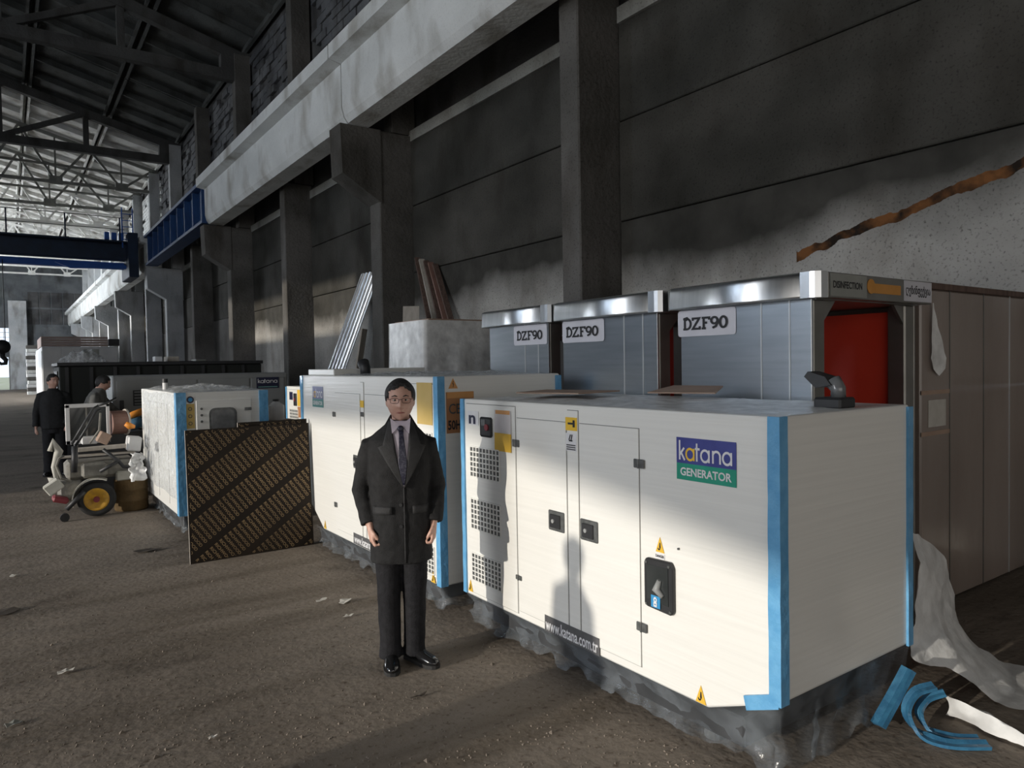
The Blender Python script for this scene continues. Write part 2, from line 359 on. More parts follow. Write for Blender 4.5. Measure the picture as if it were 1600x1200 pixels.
# flat print ------------------------------------------------------------
def text_mesh(body, bold=0.0, space=1.0):
    cu = bpy.data.curves.new('print', 'FONT'); cu.body = body; cu.size = 1; cu.offset = bold; cu.space_character = space; cu.extrude = 0; cu.fill_mode = 'FRONT'; cu.dimensions = '2D'
    cu.resolution_u = 3
    o = bpy.data.objects.new('print', cu); COL.objects.link(o)
    dg = bpy.context.evaluated_depsgraph_get(); dg.update()
    me = bpy.data.meshes.new_from_object(o.evaluated_get(dg))
    COL.objects.unlink(o); bpy.data.objects.remove(o)
    v = [x.co.copy() for x in me.vertices]; f = [tuple(p.vertices) for p in me.polygons]
    bpy.data.meshes.remove(me)
    if not v: return [], []
    x0 = min(a.x for a in v); x1 = max(a.x for a in v); y0 = min(a.y for a in v); y1 = max(a.y for a in v)
    v = [((a.x-x0)/(x1-x0), (a.y-y0)/(y1-y0)) for a in v]
    return v, f
def stroke_mesh(lines, th):
    """each polyline becomes one mitred ribbon; the third coordinate lifts later ribbons by a hair"""
    V = []; Fs = []
    for li, ln in enumerate(lines):
        n = len(ln); closed = n > 3 and math.hypot(ln[0][0]-ln[-1][0], ln[0][1]-ln[-1][1]) < 1e-6
        pts = ln[:-1] if closed else ln; m = len(pts); k0 = len(V)
        for i, (x, y) in enumerate(pts):
            a = pts[i-1] if (i or closed) else None; b = pts[(i+1) % m] if (i < m-1 or closed) else None
            def nrm(p, q):
                d = math.hypot(q[0]-p[0], q[1]-p[1]) or 1; return (-(q[1]-p[1])/d, (q[0]-p[0])/d)
            ns = ([nrm(a, (x, y))] if a else [])+([nrm((x, y), b)] if b else [])
            nx, ny = sum(v[0] for v in ns), sum(v[1] for v in ns); l2 = nx*nx+ny*ny
            f = (1/max(l2, .8)) if len(ns) == 2 else .5
            V += [(x+nx*f*th, y+ny*f*th, li), (x-nx*f*th, y-ny*f*th, li)]
        for i in range(m if closed else m-1):
            p, q = k0+2*i, k0+2*((i+1) % m); Fs.append((p, p+1, q+1, q))
    return V, Fs
def norm01(V):
    x0 = min(a[0] for a in V); x1 = max(a[0] for a in V); y0 = min(a[1] for a in V); y1 = max(a[1] for a in V)
    return [((a[0]-x0)/(x1-x0), (a[1]-y0)/(y1-y0)) + tuple(a[2:]) for a in V]
def print_on(name, vf, m, parent, org, right, up):
    """flat lettering: org = lower left corner, right/up = full width and height vectors"""
    V, Fs = vf; o = Vector(org); r = Vector(right); u = Vector(up)
    me = bpy.data.meshes.new(name); nn = r.cross(u).normalized()*.0004; me.from_pydata([o + r*q[0] + u*q[1] + nn*(q[2] if len(q) > 2 else 0) for q in V], [], Fs); me.update()
    return link(name, me, m, parent)
def arc(cx, cy, rx, ry, a0, a1, n=12): return [(cx+rx*math.cos(math.radians(a0+(a1-a0)*i/n)), cy+ry*math.sin(math.radians(a0+(a1-a0)*i/n))) for i in range(n+1)]
def katana_glyphs():
    def a(x): return [arc(x+.5, .5, .46, .46, 0, 360, 20), [(x+.96, 0), (x+.96, 1)]]
    return [([[(0, 0), (0, 1.6)], [(.05, .45), (.55, 1)], [(.2, .58), (.62, 0)]], 0), (a(.75), 1), ([[(2.05, 0), (2.05, 1.45)], [(1.85, 1), (2.4, 1)]], 0), (a(2.5), 0),
            ([[(3.9, 0), (3.9, 1)], [(3.9, .6)] + arc(4.3, .6, .4, .36, 170, 0) + [(4.7, 0)]], 0), (a(4.95), 0)]
KG = katana_glyphs(); KX = 6.0
def katana_on(parent, org, right, up, white='white_print', yellow='yellow_print', th=.19):
    for ls, yel in KG:
        V, Fs = stroke_mesh(ls, th); print_on('logo_letter', ([(x/KX, y/1.6, z) for x, y, z in V], Fs), yellow if yel else white, parent, org, right, up)
T_GEN = text_mesh('GENERATOR', .025); T_WWW = text_mesh('www.katana.com.tr', .02); T_CE = text_mesh('CE', .01); T_50 = text_mesh('50Hz', .03)
T_N = text_mesh('n', .03); T_DANGER = text_mesh('DANGER', .02); T_DIS = text_mesh('DISINFECTION', .02)
T_GEO = text_mesh('დეზინფექცია', .015); T_KAT = text_mesh('katana', .01)
def dzf():
    g = [([[(.22, 0), (.22, 1.4)], [(0, 1.4), (.5, 1.4)] + arc(.5, .7, .48, .7, 90, -90, 10) + [(0, 0)]], 1.2),
         ([[(.06, 1.1), (.06, 1.4), (.88, 1.4), (.06, 0), (.94, 0), (.94, .32)]], 1.2),
         ([[(.24, 0), (.24, 1.4)], [(0, 1.4), (.92, 1.4), (.92, 1.1)], [(.24, .74), (.68, .74)], [(0, 0), (.52, 0)]], 1.12),
         ([arc(.45, .98, .38, .42, 0, 360, 16), [(.83, .98), (.80, .55), (.62, .2), (.22, 0)]], 1.08),
         ([arc(.45, .7, .40, .7, 0, 360, 18)], 0)]
    ls = []; x = 0
    for lines, adv in g:
        ls += [[(px+x, py) for px, py in l] for l in lines]; x += adv
    V, Fs = stroke_mesh(ls, .29); return norm01(V), Fs
T_DZF = dzf()

# ------------------------------------------------------------------ the hall
XW = 7.14
COLY = [1.4, 7.41, 13.68, 19.8, 25.67] + [31.7+6*k for k in range(10)]      # main columns at odd places, pilasters between
bm = nb(); nx, ny = 60, 120
add_box(bm, -17.2, 7.6, -9, 91, -.3, 0)
tag(to_obj('floor', bm, 'floor'), kind='structure')
bm = nb(); add_box(bm, -120, 120, -60, 330, -.5, -.06); tag(to_obj('ground', bm, 'ground'), 'grassy open ground outside the far gate', None, None, 'structure')

wr = bpy.data.objects.new('wall_right', None); COL.objects.link(wr); tag(wr, 'stained grey concrete panel wall along the right side', None, None, 'structure')
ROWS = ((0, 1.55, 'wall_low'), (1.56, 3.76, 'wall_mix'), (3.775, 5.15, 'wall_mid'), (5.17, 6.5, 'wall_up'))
edges = [-9] + [y for y in COLY] + [91.2]
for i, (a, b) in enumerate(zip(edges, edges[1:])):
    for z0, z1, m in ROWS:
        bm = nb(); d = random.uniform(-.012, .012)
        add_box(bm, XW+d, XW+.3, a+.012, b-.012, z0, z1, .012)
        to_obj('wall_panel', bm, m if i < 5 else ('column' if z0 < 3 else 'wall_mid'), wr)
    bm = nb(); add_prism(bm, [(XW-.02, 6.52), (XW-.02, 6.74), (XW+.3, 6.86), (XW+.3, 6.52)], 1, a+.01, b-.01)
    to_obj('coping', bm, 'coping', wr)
# upper wall of rough blocks over the crane girder
boxo('upper_wall_backing', 'mortar', wr, 7.32, 7.6, -9, 91.2, 6.8, 13.2)
bl = []
for v in range(3):
    bm = nb(); add_box(bm, -.06, .08, -.36, .36, -.11, .11, .012); me = bpy.data.meshes.new('block'); bm.to_mesh(me); bm.free(); me.materials.append(M['block']); bl.append(me)
cnt = 0
for r in range(11):
    z = 9.95 + r*.245
    for c in range(40):
        y = 13.9 + c*.76 + (r % 2)*.38
        hid = 8.1 + (y-13.7)*.0
        if any(abs(y-cy-.2) < .45 for cy in COLY) or y > 43: continue
        # what the photograph shows: the band between girder top and roof, up to its upper edge
        zmax = 1.8 + (7.2*.576 + y*.817)*(575/1120.)
        if z > min(zmax, 12.6) or random.random() < .12 or cnt >= 298: continue
        o = link('block', bl[(r+c) % 3], 'block', wr); o.location = (7.28+random.uniform(-.03, .03), y, z); o.rotation_euler = (0, random.uniform(-.04, .04), random.uniform(-.02, .02)); cnt += 1
bm = nb()
for r in range(20):
    for c in range(75):
        y = 43.4+c*.64+(r % 2)*.3; z = 8.28+r*.2
        if random.random() < .1: continue
        add_box(bm, 7.2, 7.36, y-.29, y+.29, z-.088, z+.088)
tag(to_obj('far_blocks', bm, 'girder', wr), kind='stuff')

# ceiling of ribbed slabs
ce = bpy.data.objects.new('ceiling', None); COL.objects.link(ce); tag(ce, 'dark pitched roof of precast ribbed slabs', None, None, 'structure')
bm = nb(); add_box(bm, -1.54, 1.54, -2.98, 2.98, .18, .26)
for a in (-1.5, 1.4): add_box(bm, a, a+.1, -2.98, 2.98, -.12, .18)
for b in (-2.95, -1.0, 1.0, 2.85): add_box(bm, -1.4, 1.4, b, b+.1, -.05, .18)
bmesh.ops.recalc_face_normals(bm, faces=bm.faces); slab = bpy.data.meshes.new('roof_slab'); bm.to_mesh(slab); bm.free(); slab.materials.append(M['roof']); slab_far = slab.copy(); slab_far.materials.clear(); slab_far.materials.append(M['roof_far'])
def roofz(x): return 12.85 + .26*((7.3-x) if x > -5 else (x+17.3))
sl_a = math.atan(.26)
for j in range(17):
    for i in range(8):
        xc = 7.3 - 1.54 - i*3.07
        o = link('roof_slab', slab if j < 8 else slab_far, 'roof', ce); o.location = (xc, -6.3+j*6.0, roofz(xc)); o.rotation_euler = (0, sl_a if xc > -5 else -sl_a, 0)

for x0, x1, s_ in ((-5.0, 7.7, 1), (-17.7, -5.0, -1)):
    bm = nb(); add_prism(bm, [(x0, roofz(x0)+.32), (x1, roofz(x1)+.32), (x1, roofz(x1)+.42), (x0, roofz(x0)+.42)], 1, -9.4, 91.5); to_obj('light_seal_deck', bm, 'roof', ce)  # deck added above the slabs to stop light leaking through their gaps
# other walls of the hall (behind and left of the camera, and the far end)
bm = nb(); add_box(bm, -17.4, 7.6, -9.3, -9, 0, 17); tag(to_obj('wall_back', bm, 'wall_mid'), 'concrete wall behind the camera', None, None, 'structure')
wl = bpy.data.objects.new('wall_left', None); COL.objects.link(wl); tag(wl, 'unseen concrete wall on the left, openings made up to shape the sunlight', None, None, 'structure')
def wquad(y0, y1, zb0, zb1, zt):
    bm = nb(); add_prism(bm, [(y0, zb0), (y1, zb1), (y1, zt), (y0, zt)], 0, -17.3, -17.05); to_obj('wall_panel', bm, 'wall_up', wl)
LIFT = 19.6*math.tan(SUN_EL)
edge = [(-9, .35), (0, .72), (1.77, 1.05), (3.2, 1.28), (4.3, 1.5), (4.6, 1.34), (7.4, 1.32), (8.3, 1.45), (9.2, 1.9), (12.5, 2.0)]  # made-up gate top, sloped so its shadow edge crosses the generators
for (ya, za), (yb, zb) in zip(edge, edge[1:]): wquad(ya, yb, za+LIFT, zb+LIFT, 9.0)
for y0, y1 in ((12.5, 16), (26, 46), (74, 91)): wquad(y0, y1, 0, 0, 9.0)
boxo('wall_panel', 'wall_up', wl, -17.3, -17.05, 16, 26, 0, 6.55); boxo('wall_panel', 'wall_up', wl, -17.3, -17.05, 16, 26, 7.9, 9)  # unseen slits added to throw sun patches on the wall opposite
boxo('wall_panel', 'wall_up', wl, -17.3, -17.05, 20.2, 21.6, 6.55, 7.9)
boxo('wall_panel', 'wall_up', wl, -17.3, -17.05, 46, 74, 5, 8)
boxo('wall_panel', 'wall_up', wl, -17.3, -17.05, -9, 91, 11.4, 13.4)
boxo('sun_blocking_panel', 'office', wl, -17.3, -17.2, -9, 91, 9.0, 11.4)  # opaque panels added to keep the sun out of the window band
for y in range(-9, 91, 6): boxo('wall_pier', 'wall_up', wl, -17.3, -17.0, y-.5, y+.5, 9, 11.4)

wf = bpy.data.objects.new('wall_far', None); COL.objects.link(wf); tag(wf, 'dark block wall closing the far end of the hall', None, None, 'structure')
FY = 91.0
for x0, x1, z0, z1 in ((1.3, 7.5, 0, 13), (-17.3, -6, 0, 17), (-6, 1.3, 6.4, 17), (-6, .31, 3.4, 4.95), (.31, 1.3, 0, 4.95)):
    boxo('wall_panel', 'far_wall', wf, x0, x1, FY, FY+.4, z0, z1)
for zc in (7.6, 9.4):
    for k in range(5): boxo('wall_panel', 'mortar', wf, 2.1+k*1.05, 3.05+k*1.05, FY-.06, FY, zc-.8, zc+.8, .02)
bm = nb(); add_box(bm, .37, 1.95, FY-.75, FY-.07, 0, 9.2, .03); tag(to_obj('brick_pier', bm, 'column_far'), 'pale square pier beside the bright far gate', 'pier')
wn = bpy.data.objects.new('window_1', None); COL.objects.link(wn); tag(wn, 'bright window with white bars over the far gate', None, None, 'structure')
for k in range(5): boxo('glazing_bar', 'steel_w', wn, -1.4+k*.65, -1.34+k*.65, FY+.1, FY+.2, 4.95, 6.4)
for z in (5.4, 5.9): boxo('glazing_bar', 'steel_w', wn, -6, 1.3, FY+.1, FY+.2, z, z+.06)
boxo('window_frame', 'steel_w', wn, -6, 1.3, FY+.08, FY+.24, 4.93, 4.99)
dr = bpy.data.objects.new('door_1', None); COL.objects.link(dr); tag(dr, 'open gate in the far wall with daylight beyond', None, None, 'structure')
boxo('gate_jamb', 'steel_g', dr, .27, .35, FY-.05, FY+.45, 0, 3.4); boxo('gate_lintel', 'steel_g', dr, -6, .35, FY-.05, FY+.45, 3.35, 3.45)

# columns ----------------------------------------------------------------
ORD = ['nearest', 'second', 'third', 'fourth', 'fifth', 'sixth', 'seventh', 'eighth', 'ninth', 'tenth', 'eleventh', 'twelfth', 'thirteenth', 'fourteenth', 'fifteenth']
LAB = {1: 'grey concrete pilaster on the wall right behind the steel booths', 2: 'grey concrete column with corbel between corrugated sheet and leaning planks',
       3: 'grey concrete pilaster left of the leaning corrugated sheet', 4: 'grey concrete corbel column where white girder meets blue girder'}
for i, y in enumerate(COLY[1:], 1):
    main = i % 2 == 0
    t = thing('concrete_column', LAB.get(i, ('pale concrete corbel column' if main else 'pale concrete pilaster') + ', %s along the wall from the booths' % ORD[i-1]), 'column', (XW, y, 0), 0, 'columns along the right wall')
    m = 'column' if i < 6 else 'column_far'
    bm = nb(); add_box(bm, -.74, .05, 0, .5 if main else .4, 0, 6.64 if main else 6.9, .02); to_obj('shaft', bm, m, t)
    if main:
        bm = nb(); add_prism(bm, [(-.70, 5.15), (-1.54, 5.66), (-1.57, 6.64), (-.70, 6.64)], 1, -.02, .56); to_obj('corbel', bm, m, t)
    bm = nb(); add_box(bm, -.42, .12, .02, .42, 6.92 if not main else 6.66, 12.6, .015); to_obj('upper_shaft', bm, m, t)
# crane girders -------------------------------------------------------------
GP = [(5.74, 6.66), (5.66, 6.78), (5.62, 6.95), (5.62, 7.80), (5.36, 7.85), (5.36, 8.12), (6.52, 8.12), (6.52, 7.86), (6.3, 7.66), (6.3, 6.95), (6.2, 6.66)]
gl = {0: 'white concrete crane girder nearest to the camera', 1: 'white concrete crane girder between the corbel column and the blue girder'}
for k, y0 in enumerate(range(0, 8)):
    a = 1.7 + 12*k + .0; b = a+11.97
    a, b = (a, min(b, 90.8)) if k else (-8.9, 13.66)
    if k == 2:
        t = thing('steel_girder', 'blue steel crane girder with vertical stiffeners', 'girder', (5.5, a, 6.7))
        boxo('web', 'blue_steel', t, .25, .29, 0, 11.95, .1, 1.3); boxo('bottom_flange', 'blue_steel', t, .02, .55, 0, 11.95, 0, .1)
        boxo('top_flange', 'blue_steel', t, 0, .6, 0, 11.95, 1.3, 1.42)
        s0 = None
        for s in range(9):
            o = boxo('stiffener', 'blue_steel', t, .06, .25, .15+s*1.4, .19+s*1.4, .1, 1.3)
        continue
    bm = nb(); add_prism(bm, GP, 1, a, b)
    lab = gl.get(k, 'white concrete crane girder, %s span beyond the blue girder' % ORD[k-3].replace('nearest', 'first'))
    tag(to_obj('crane_girder', bm, 'girder'), lab, 'girder', 'white crane girders')

# roof trusses ---------------------------------------------------------------
def member(nm, t, m, p, q, w, h):
    bm = nb(); add_bar(bm, p, q, w, h); return to_obj(nm, bm, m, t)
def concrete_truss(y, label):
    t = thing('roof_truss', label, 'truss', (0, y, 0), 0, 'concrete roof trusses'); m = 'truss_c'
    xs = [7.2, 3.3, .1, -2.9, -5.0, -7.1, -10.1, -13.3, -17.0]; zt = [roofz(x)-.42 for x in xs]; zt[0] = 12.45; zt[-1] = 12.45
    member('bottom_chord', t, m, (7.2, 0, 11.85), (-17, 0, 11.85), .3, .36)
    for i in range(8): member('top_chord', t, m, (xs[i], 0, zt[i]), (xs[i+1], 0, zt[i+1]), .3, .36)
    boxo('end_block', m, t, 6.3, 7.25, -.16, .16, 11.7, 12.7)
    for i in range(1, 8):
        member('post', t, m, (xs[i], 0, 11.9), (xs[i], 0, zt[i]), .22, .22)
        if i % 2: member('strut', t, m, (xs[i], 0, zt[i]), (xs[i+1], 0, 11.95), .2, .2)
    return t
concrete_truss(25.9, 'dark concrete roof truss nearest the camera, above the blue girder')
concrete_truss(37.9, 'dark concrete roof truss just this side of the steel trusses')
def steel_truss(y, label, m):
    t = thing('roof_truss', label, 'truss', (0, y, 0), 0, 'steel roof trusses')
    z0 = 11.55
    member('bottom_chord', t, m, (7.2, 0, z0), (-17, 0, z0), .14, .16)
    member('middle_chord', t, m, (7.2, 0, 12.35), (-17, 0, 12.7), .1, .12)
    member('top_chord', t, m, (7.2, 0, 12.65), (-5, 0, roofz(-5)-.25), .14, .16); member('top_chord', t, m, (-5, 0, roofz(-5)-.25), (-17, 0, 12.65), .14, .16)
    for k in range(8):
        xb = 5.4 - k*3.0
        tops = [min(7.1, xb+1.5), xb-1.5]
        for q in tops: member('web_member', t, m, (xb, 0, z0), (q, 0, roofz(q)-.25), .11, .11)
        member('web_post', t, m, (xb, 0, z0), (xb, 0, roofz(xb)-.25), .08, .08)
        boxo('gusset', m, t, xb-.3, xb+.3, -.08, .08, z0-.12, z0+.3)
    return t
for k in range(8):
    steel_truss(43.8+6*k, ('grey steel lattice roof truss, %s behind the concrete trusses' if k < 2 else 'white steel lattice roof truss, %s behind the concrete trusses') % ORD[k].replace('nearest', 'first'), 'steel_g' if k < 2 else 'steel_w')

# bridge crane ------------------------------------------------------------------
t = thing('bridge_crane', 'dark blue overhead crane bridge spanning the hall', 'crane', (0, 39.4, 0))
boxo('main_girder', 'navy_steel', t, -16, 5.2, -.3, .3, 7.1, 7.95, .02)
boxo('lower_beam', 'blue_bright', t, -16, 5.0, .35, .75, 6.75, 7.05, .02)
bm = nb(); add_prism(bm, [(2.0, 6.85), (2.6, 6.6), (5.0, 6.7), (5.0, 6.86)], 1, -.32, -.12); to_obj('haunch', bm, 'blue_bright', t)
boxo('end_carriage', 'navy_steel', t, 4.9, 5.32, -1.3, 1.3, 6.2, 8.3, .03)
boxo('walkway', 'navy_steel', t, -16, 5.2, -1.0, -.32, 7.85, 7.92)
for k in range(9): member('rail_post', t, 'navy_steel', (4.6-k*2.2, -.95, 7.9), (4.6-k*2.2, -.95, 9.0), .06, .06)
for z in (8.45, 9.0): member('hand_rail', t, 'steel_g', (4.8, -.95, z), (-14, -.95, z), .035, .035)
for dx in (0, .45): member('ladder_rail', t, 'blue_bright', (4.7+dx, -.95, 7.6), (4.7+dx, -.95, 9.5), .05, .05)
for k in range(5): member('ladder_rung', t, 'blue_bright', (4.7, -.95, 8.0+.3*k), (5.15, -.95, 8.0+.3*k), .03, .03)
for k in range(3): boxo('control_box', 'blue_bright', t, 4.0+.3*k, 4.2+.3*k, -.6, -.34, 8.0, 8.35, .01)
t = thing('hook_block', 'dark crane hook block hanging near the far gate', 'hook', (-.1, 39.6, 2.2))
bm = nb(); add_lathe(bm, (0, 0, .75), (0, 1, 0), [(.02, -.14), (.3, -.12), (.32, 0), (.3, .12), (.02, .14)], 20); to_obj('sheave_block', bm, 'black', t)
bm = nb(); add_tube(bm, [(0, 0, .5), (0, 0, .3), (.12, 0, .16), (.1, 0, 0), (-.06, 0, -.02), (-.15, 0, .1)], [.12, .1, .1, .09, .07, .03], 8); to_obj('hook', bm, 'black', t)
for s in (-.12, .12):
    bm = nb(); add_tube(bm, [(s, 0, .8), (s, 0, 4.7)], .02, 5); to_obj('cable', bm, 'black', t)

# ------------------------------------------------------------------ generators
def triangle_sign(parent, yc, z0, x, s, right=-1):
    """yellow warning triangle with a black mark on a face looking to -X"""
    bm = nb(); add_prism(bm, [(yc-s/2, z0), (yc+s/2, z0), (yc, z0+s*1.35)], 0, x-.002, x); o = to_obj('warning_triangle', bm, 'yellow_paper', parent)
    V, Fs = stroke_mesh([[(.5, .95), (.5, .4)] + arc(.25, .4, .25, .3, 0, -160, 8)], .16)
    print_on('hook_mark', (V, Fs), 'ink', o, (x-.004, yc+s*.22, z0+s*.16), (0, -s*.5, 0), (0, 0, s*.75))
def wrinkle(p, a, f): return Vector((noise.noise(p*f), noise.noise(p*f+Vector((9, 3, 1))), noise.noise(p*f+Vector((2, 7, 5)))))*a
def skirt(parent, W, L, ys, z1, z0, out, amp, m='film_skirt'):
    """film hanging round the skid: loop of wrinkled strips from z1 down to z0"""
    per = []
    for a, b in (((-.004, L), (-.004, 0)), ((-.004, 0), (W+.004, 0))):
        n = 60 if a[0] == b[0] else 30
        for i in range(n): per.append((a[0]+(b[0]-a[0])*i/n, a[1]+(b[1]-a[1])*i/n))
    per.append((W+.004, 0))
    bm = nb(); rows = []
    for r in range(7):
        k = r/6; ring = []
        for i, (x, y) in enumerate(per):
            zz = z1(y, x) + (z0 - z1(y, x))*k
            inx = .07*math.sin(k*PI*.7); nn = wrinkle(Vector((x*3, y*3, k*1.5)), amp*k, 2.6)
            px = x + (inx if x < .3 else 0) - out*k*k; py = y + (inx if y < .05 else 0)*.6
            ring.append(bm.verts.new((px+nn.x, py+nn.y*.6, zz+nn.z*.9*(k if k < 1 else 1.6))))
        rows.append(ring)
    loft(bm, rows, True, closed=False); o = to_obj('film_skirt', bm, m, parent); return o
def crumple(name, parent, x0, x1, y0, y1, z, amp, f, m='film', nx=40, ny=40, seed=0, edge=.0):
    bm = nb(); G = []
    for j in range(ny+1):
        row = []
        for i in range(nx+1):
            u, v = i/nx, j/ny; p = Vector((x0+(x1-x0)*u, y0+(y1-y0)*v, seed))
            e = min(u, 1-u, v, 1-v); e = min(1, e*5)
            h = amp*(.35+abs(noise.noise(p*f))*1.3+.5*abs(noise.noise(p*f*2.7)))*(e**.6)
            d = wrinkle(p, amp*.6, f)
            row.append(bm.verts.new((p.x+d.x, p.y+d.y, z+h)))
        G.append(row)
    loft(bm, G, True, closed=False); return to_obj(name, bm, m, parent)
def generator(label, x0, y0, y1, W, zt, cham, ch=(.38, .16), zb=.19, m='enamel', group='white generators in the row'):
    L = y1-y0; t = thing('generator', label, 'generator', (x0, y0, 0), 0, group)
    if cham == 'near': prof = [(0, zb+ch[1]), (ch[0], zb), (L, zb), (L, zt), (0, zt)]
    elif cham == 'far': prof = [(0, zb), (L-ch[0], zb), (L, zb+ch[1]*1.5), (L, zt), (0, zt)]
    else: prof = [(0, zb), (L, zb), (L, zt), (0, zt)]
    bm = nb(); add_prism(bm, prof, 0, 0, W); bmesh.ops.bevel(bm, geom=list(bm.edges), offset=.012, segments=2, affect='EDGES', profile=.5)
    to_obj('canopy', bm, m, t)
    a, b = (.22, .12) if cham == 'near' else (.12, .34)
    bm = nb(); add_box(bm, .05, W-.05, a, L-b, .05, zb, .01); to_obj('skid', bm, 'skid', t)
    for fy in (a+.22, L-b-.22):
        for fx in (.12, W-.12):
            bm = nb(); add_cyl(bm, (fx, fy, .025), (0, 0, 1), .05, .05, 14); to_obj('foot', bm, 'latch', t)
    return t, L
def door(t, y0, y1, z0, z1, name='door', m='enamel'):
    boxo('gap_shade', 'gap_shade', t, -.0015, .004, y0-.0015, y1+.0015, z0-.0015, z1+.0015)  # dark plate behind the door paints the shade of the gap
    bm = nb(); add_box(bm, -.006, .002, y0+.002, y1-.002, z0+.002, z1-.002, .0015); return to_obj(name, bm, m, t)
def hinge(t, yc, zc, w=.072, h=.046):
    bm = nb(); add_box(bm, -.014, -.004, yc-w/2, yc+w/2, zc-h/2, zc+h/2, .004); o = to_obj('hinge', bm, 'latch', t)
    bm = nb(); add_cyl(bm, (-.014, yc, zc), (0, 0, 1), .006, h*1.02, 8); to_obj('hinge_pin', bm, 'latch', o)
def paddle(t, yc, zc, w=.145, h=.118):
    bm = nb(); add_box(bm, -.012, -.004, yc-w/2, yc+w/2, zc-h/2, zc+h/2, .006); o = to_obj('paddle_latch', bm, 'latch', t)
    bm = nb(); add_box(bm, -.022, -.010, yc-w*.28, yc+w*.36, zc-h*.36, zc+h*.32, .005); to_obj('paddle', bm, 'black', o)
    bm = nb(); add_cyl(bm, (-.024, yc+w*.1, zc), (1, 0, 0), .012, .01, 10); to_obj('lock_barrel', bm, 'steel_edge', o)
def strip(t, x, y, z0, z1, sx, sy, w=.055, th=.012):
    """L-shaped foam strip hugging a vertical corner; sx, sy point outwards"""
    prof = [(x+sx*th, y+sy*th), (x-sx*w, y+sy*th), (x-sx*w, y-sy*.001), (x-sx*.001, y-sy*.001), (x-sx*.001, y-sy*w), (x+sx*th, y-sy*w)]
    bm = nb(); n = 14; rings = []
    for i in range(n+1):
        z = z0+(z1-z0)*i/n
        rings.append([bm.verts.new((a+.003*noise.noise(Vector((a*9, b*9, z*7))), b+.003*noise.noise(Vector((b*9, z*7, a*9))), z)) for a, b in prof])
    loft(bm, rings, False); return to_obj('corner_foam', bm, 'foam', t)
def vent(t, y0, y1, z0, z1, nc, nr):
    boxo('vent_shade_plate', 'latch', t, -.0075, -.006, y0, y1, z0, z1)  # dark plate painted for the shade inside the vent holes
    bm = nb(); dy = (y1-y0)/nc; dz = (z1-z0)/nr
    for i in range(nc+1): add_box(bm, -.012, -.0075, y0+i*dy-dy*.13, y0+i*dy+dy*.13, z0, z1)
    for j in range(nr+1): add_box(bm, -.013, -.008, y0, y1, z0+j*dz-dz*.12, z0+j*dz+dz*.12)
    return to_obj('vent_grille', bm, 'enamel', t)
def plate(name, m, t, y0, y1, z0, z1, x=-.0085, th=.0015): return boxo(name, m, t, x-th, x, min(y0, y1), max(y0, y1), z0, z1)
def logo_plate(t, ya, yb, z0, z1, x=-.0085, top='logo_blue', bot='logo_green', mw='white_print', my='yellow_print'):
    """ya = left edge as seen (larger y), yb = right edge"""
    zm = z0+(z1-z0)*.39
    a = plate('logo_plate', top, t, ya, yb, zm, z1, x); b = plate('logo_band', bot, t, ya, yb, z0, zm, x)
    wd = ya-yb; h = z1-zm
    katana_on(a, (x-.003, ya-wd*.06, zm+h*.13), (0, -wd*.88, 0), (0, 0, h*.76), mw, my)
    print_on('logo_lettering', T_GEN, mw, b, (x-.003, ya-wd*.07, z0+(zm-z0)*.26), (0, -wd*.86, 0), (0, 0, (zm-z0)*.5))

# --- G1, nearest
t, L = generator('film-wrapped white generator in front, logo plate at its near end', 2.605, 1.785, 4.30, 1.09, 1.56, 'near')
def ly(y): return y-1.785
door(t, ly(3.055), ly(3.15), .24, 1.53, 'centre_strip')
d1 = door(t, ly(3.16), ly(3.645), .24, 1.46); d2 = door(t, ly(2.585), ly(3.045), .24, 1.46)
paddle(d1, ly(3.255), .876); paddle(d2, ly(2.968), .872)
hinge(d1, ly(3.65), 1.30); hinge(d1, ly(3.643), .452, .062, .03); hinge(d2, ly(2.582), 1.283); hinge(d2, ly(2.576), .45)
p = door(t, ly(3.66), ly(4.245), .22, 1.53, 'vent_panel')
for z0, z1 in ((1.03, 1.236), (.67, .877), (.312, .50)): vent(p, ly(3.838), ly(4.195), z0, z1, 9, 6)
o = plate('maker_mark', 'white_print', p, ly(4.215), ly(4.08), 1.385, 1.48); print_on('mark_letter', T_N, 'logo_navy', o, (-.0115, ly(4.20), 1.392), (0, -.085, 0), (0, 0, .06))
bm = nb(); add_box(bm, -.018, -.006, ly(3.915), ly(4.05), 1.314, 1.447, .012); o = to_obj('control_screen', bm, 'black', p)
bm = nb(); add_cyl(bm, (-.020, ly(3.965), 1.38), (1, 0, 0), .022, .012, 16); to_obj('stop_button', bm, 'red_paint', o)
bm = nb(); add_box(bm, -.0205, -.017, ly(3.985), ly(4.035), 1.39, 1.43); to_obj('display', bm, 'glass_lt', o)
o = plate('leaflet', 'pink_paper', p, ly(3.885), ly(3.70), 1.35, 1.50); plate('leaflet_band', 'orange_print', o, ly(3.87), ly(3.71), 1.475, 1.50, -.0105)
plate('yellow_sheet', 'yellow_paper', p, ly(3.885), ly(3.698), 1.235, 1.352, -.0105)
o = plate('warning_label', 'yellow_print', t, ly(3.16), ly(3.06), 1.415, 1.49, -.0065); print_on('label_mark', stroke_mesh([[(.15, .5), (.8, .5)], [(.8, .1), (.8, .9)]], .22), 'ink', o, (-.0095, ly(3.15), 1.43), (0, -.08, 0), (0, 0, .05))
o = plate('caution_label', 'white_print', t, ly(3.158), ly(3.068), 1.30, 1.40, -.0065)
print_on('label_mark', stroke_mesh([[(.3, .45), (.5, .9)], [(.55, .4), (.7, .9)], [(.3, .4), (.75, .4)]], .12), 'ink', o, (-.0095, ly(3.15), 1.33), (0, -.07, 0), (0, 0, .07))
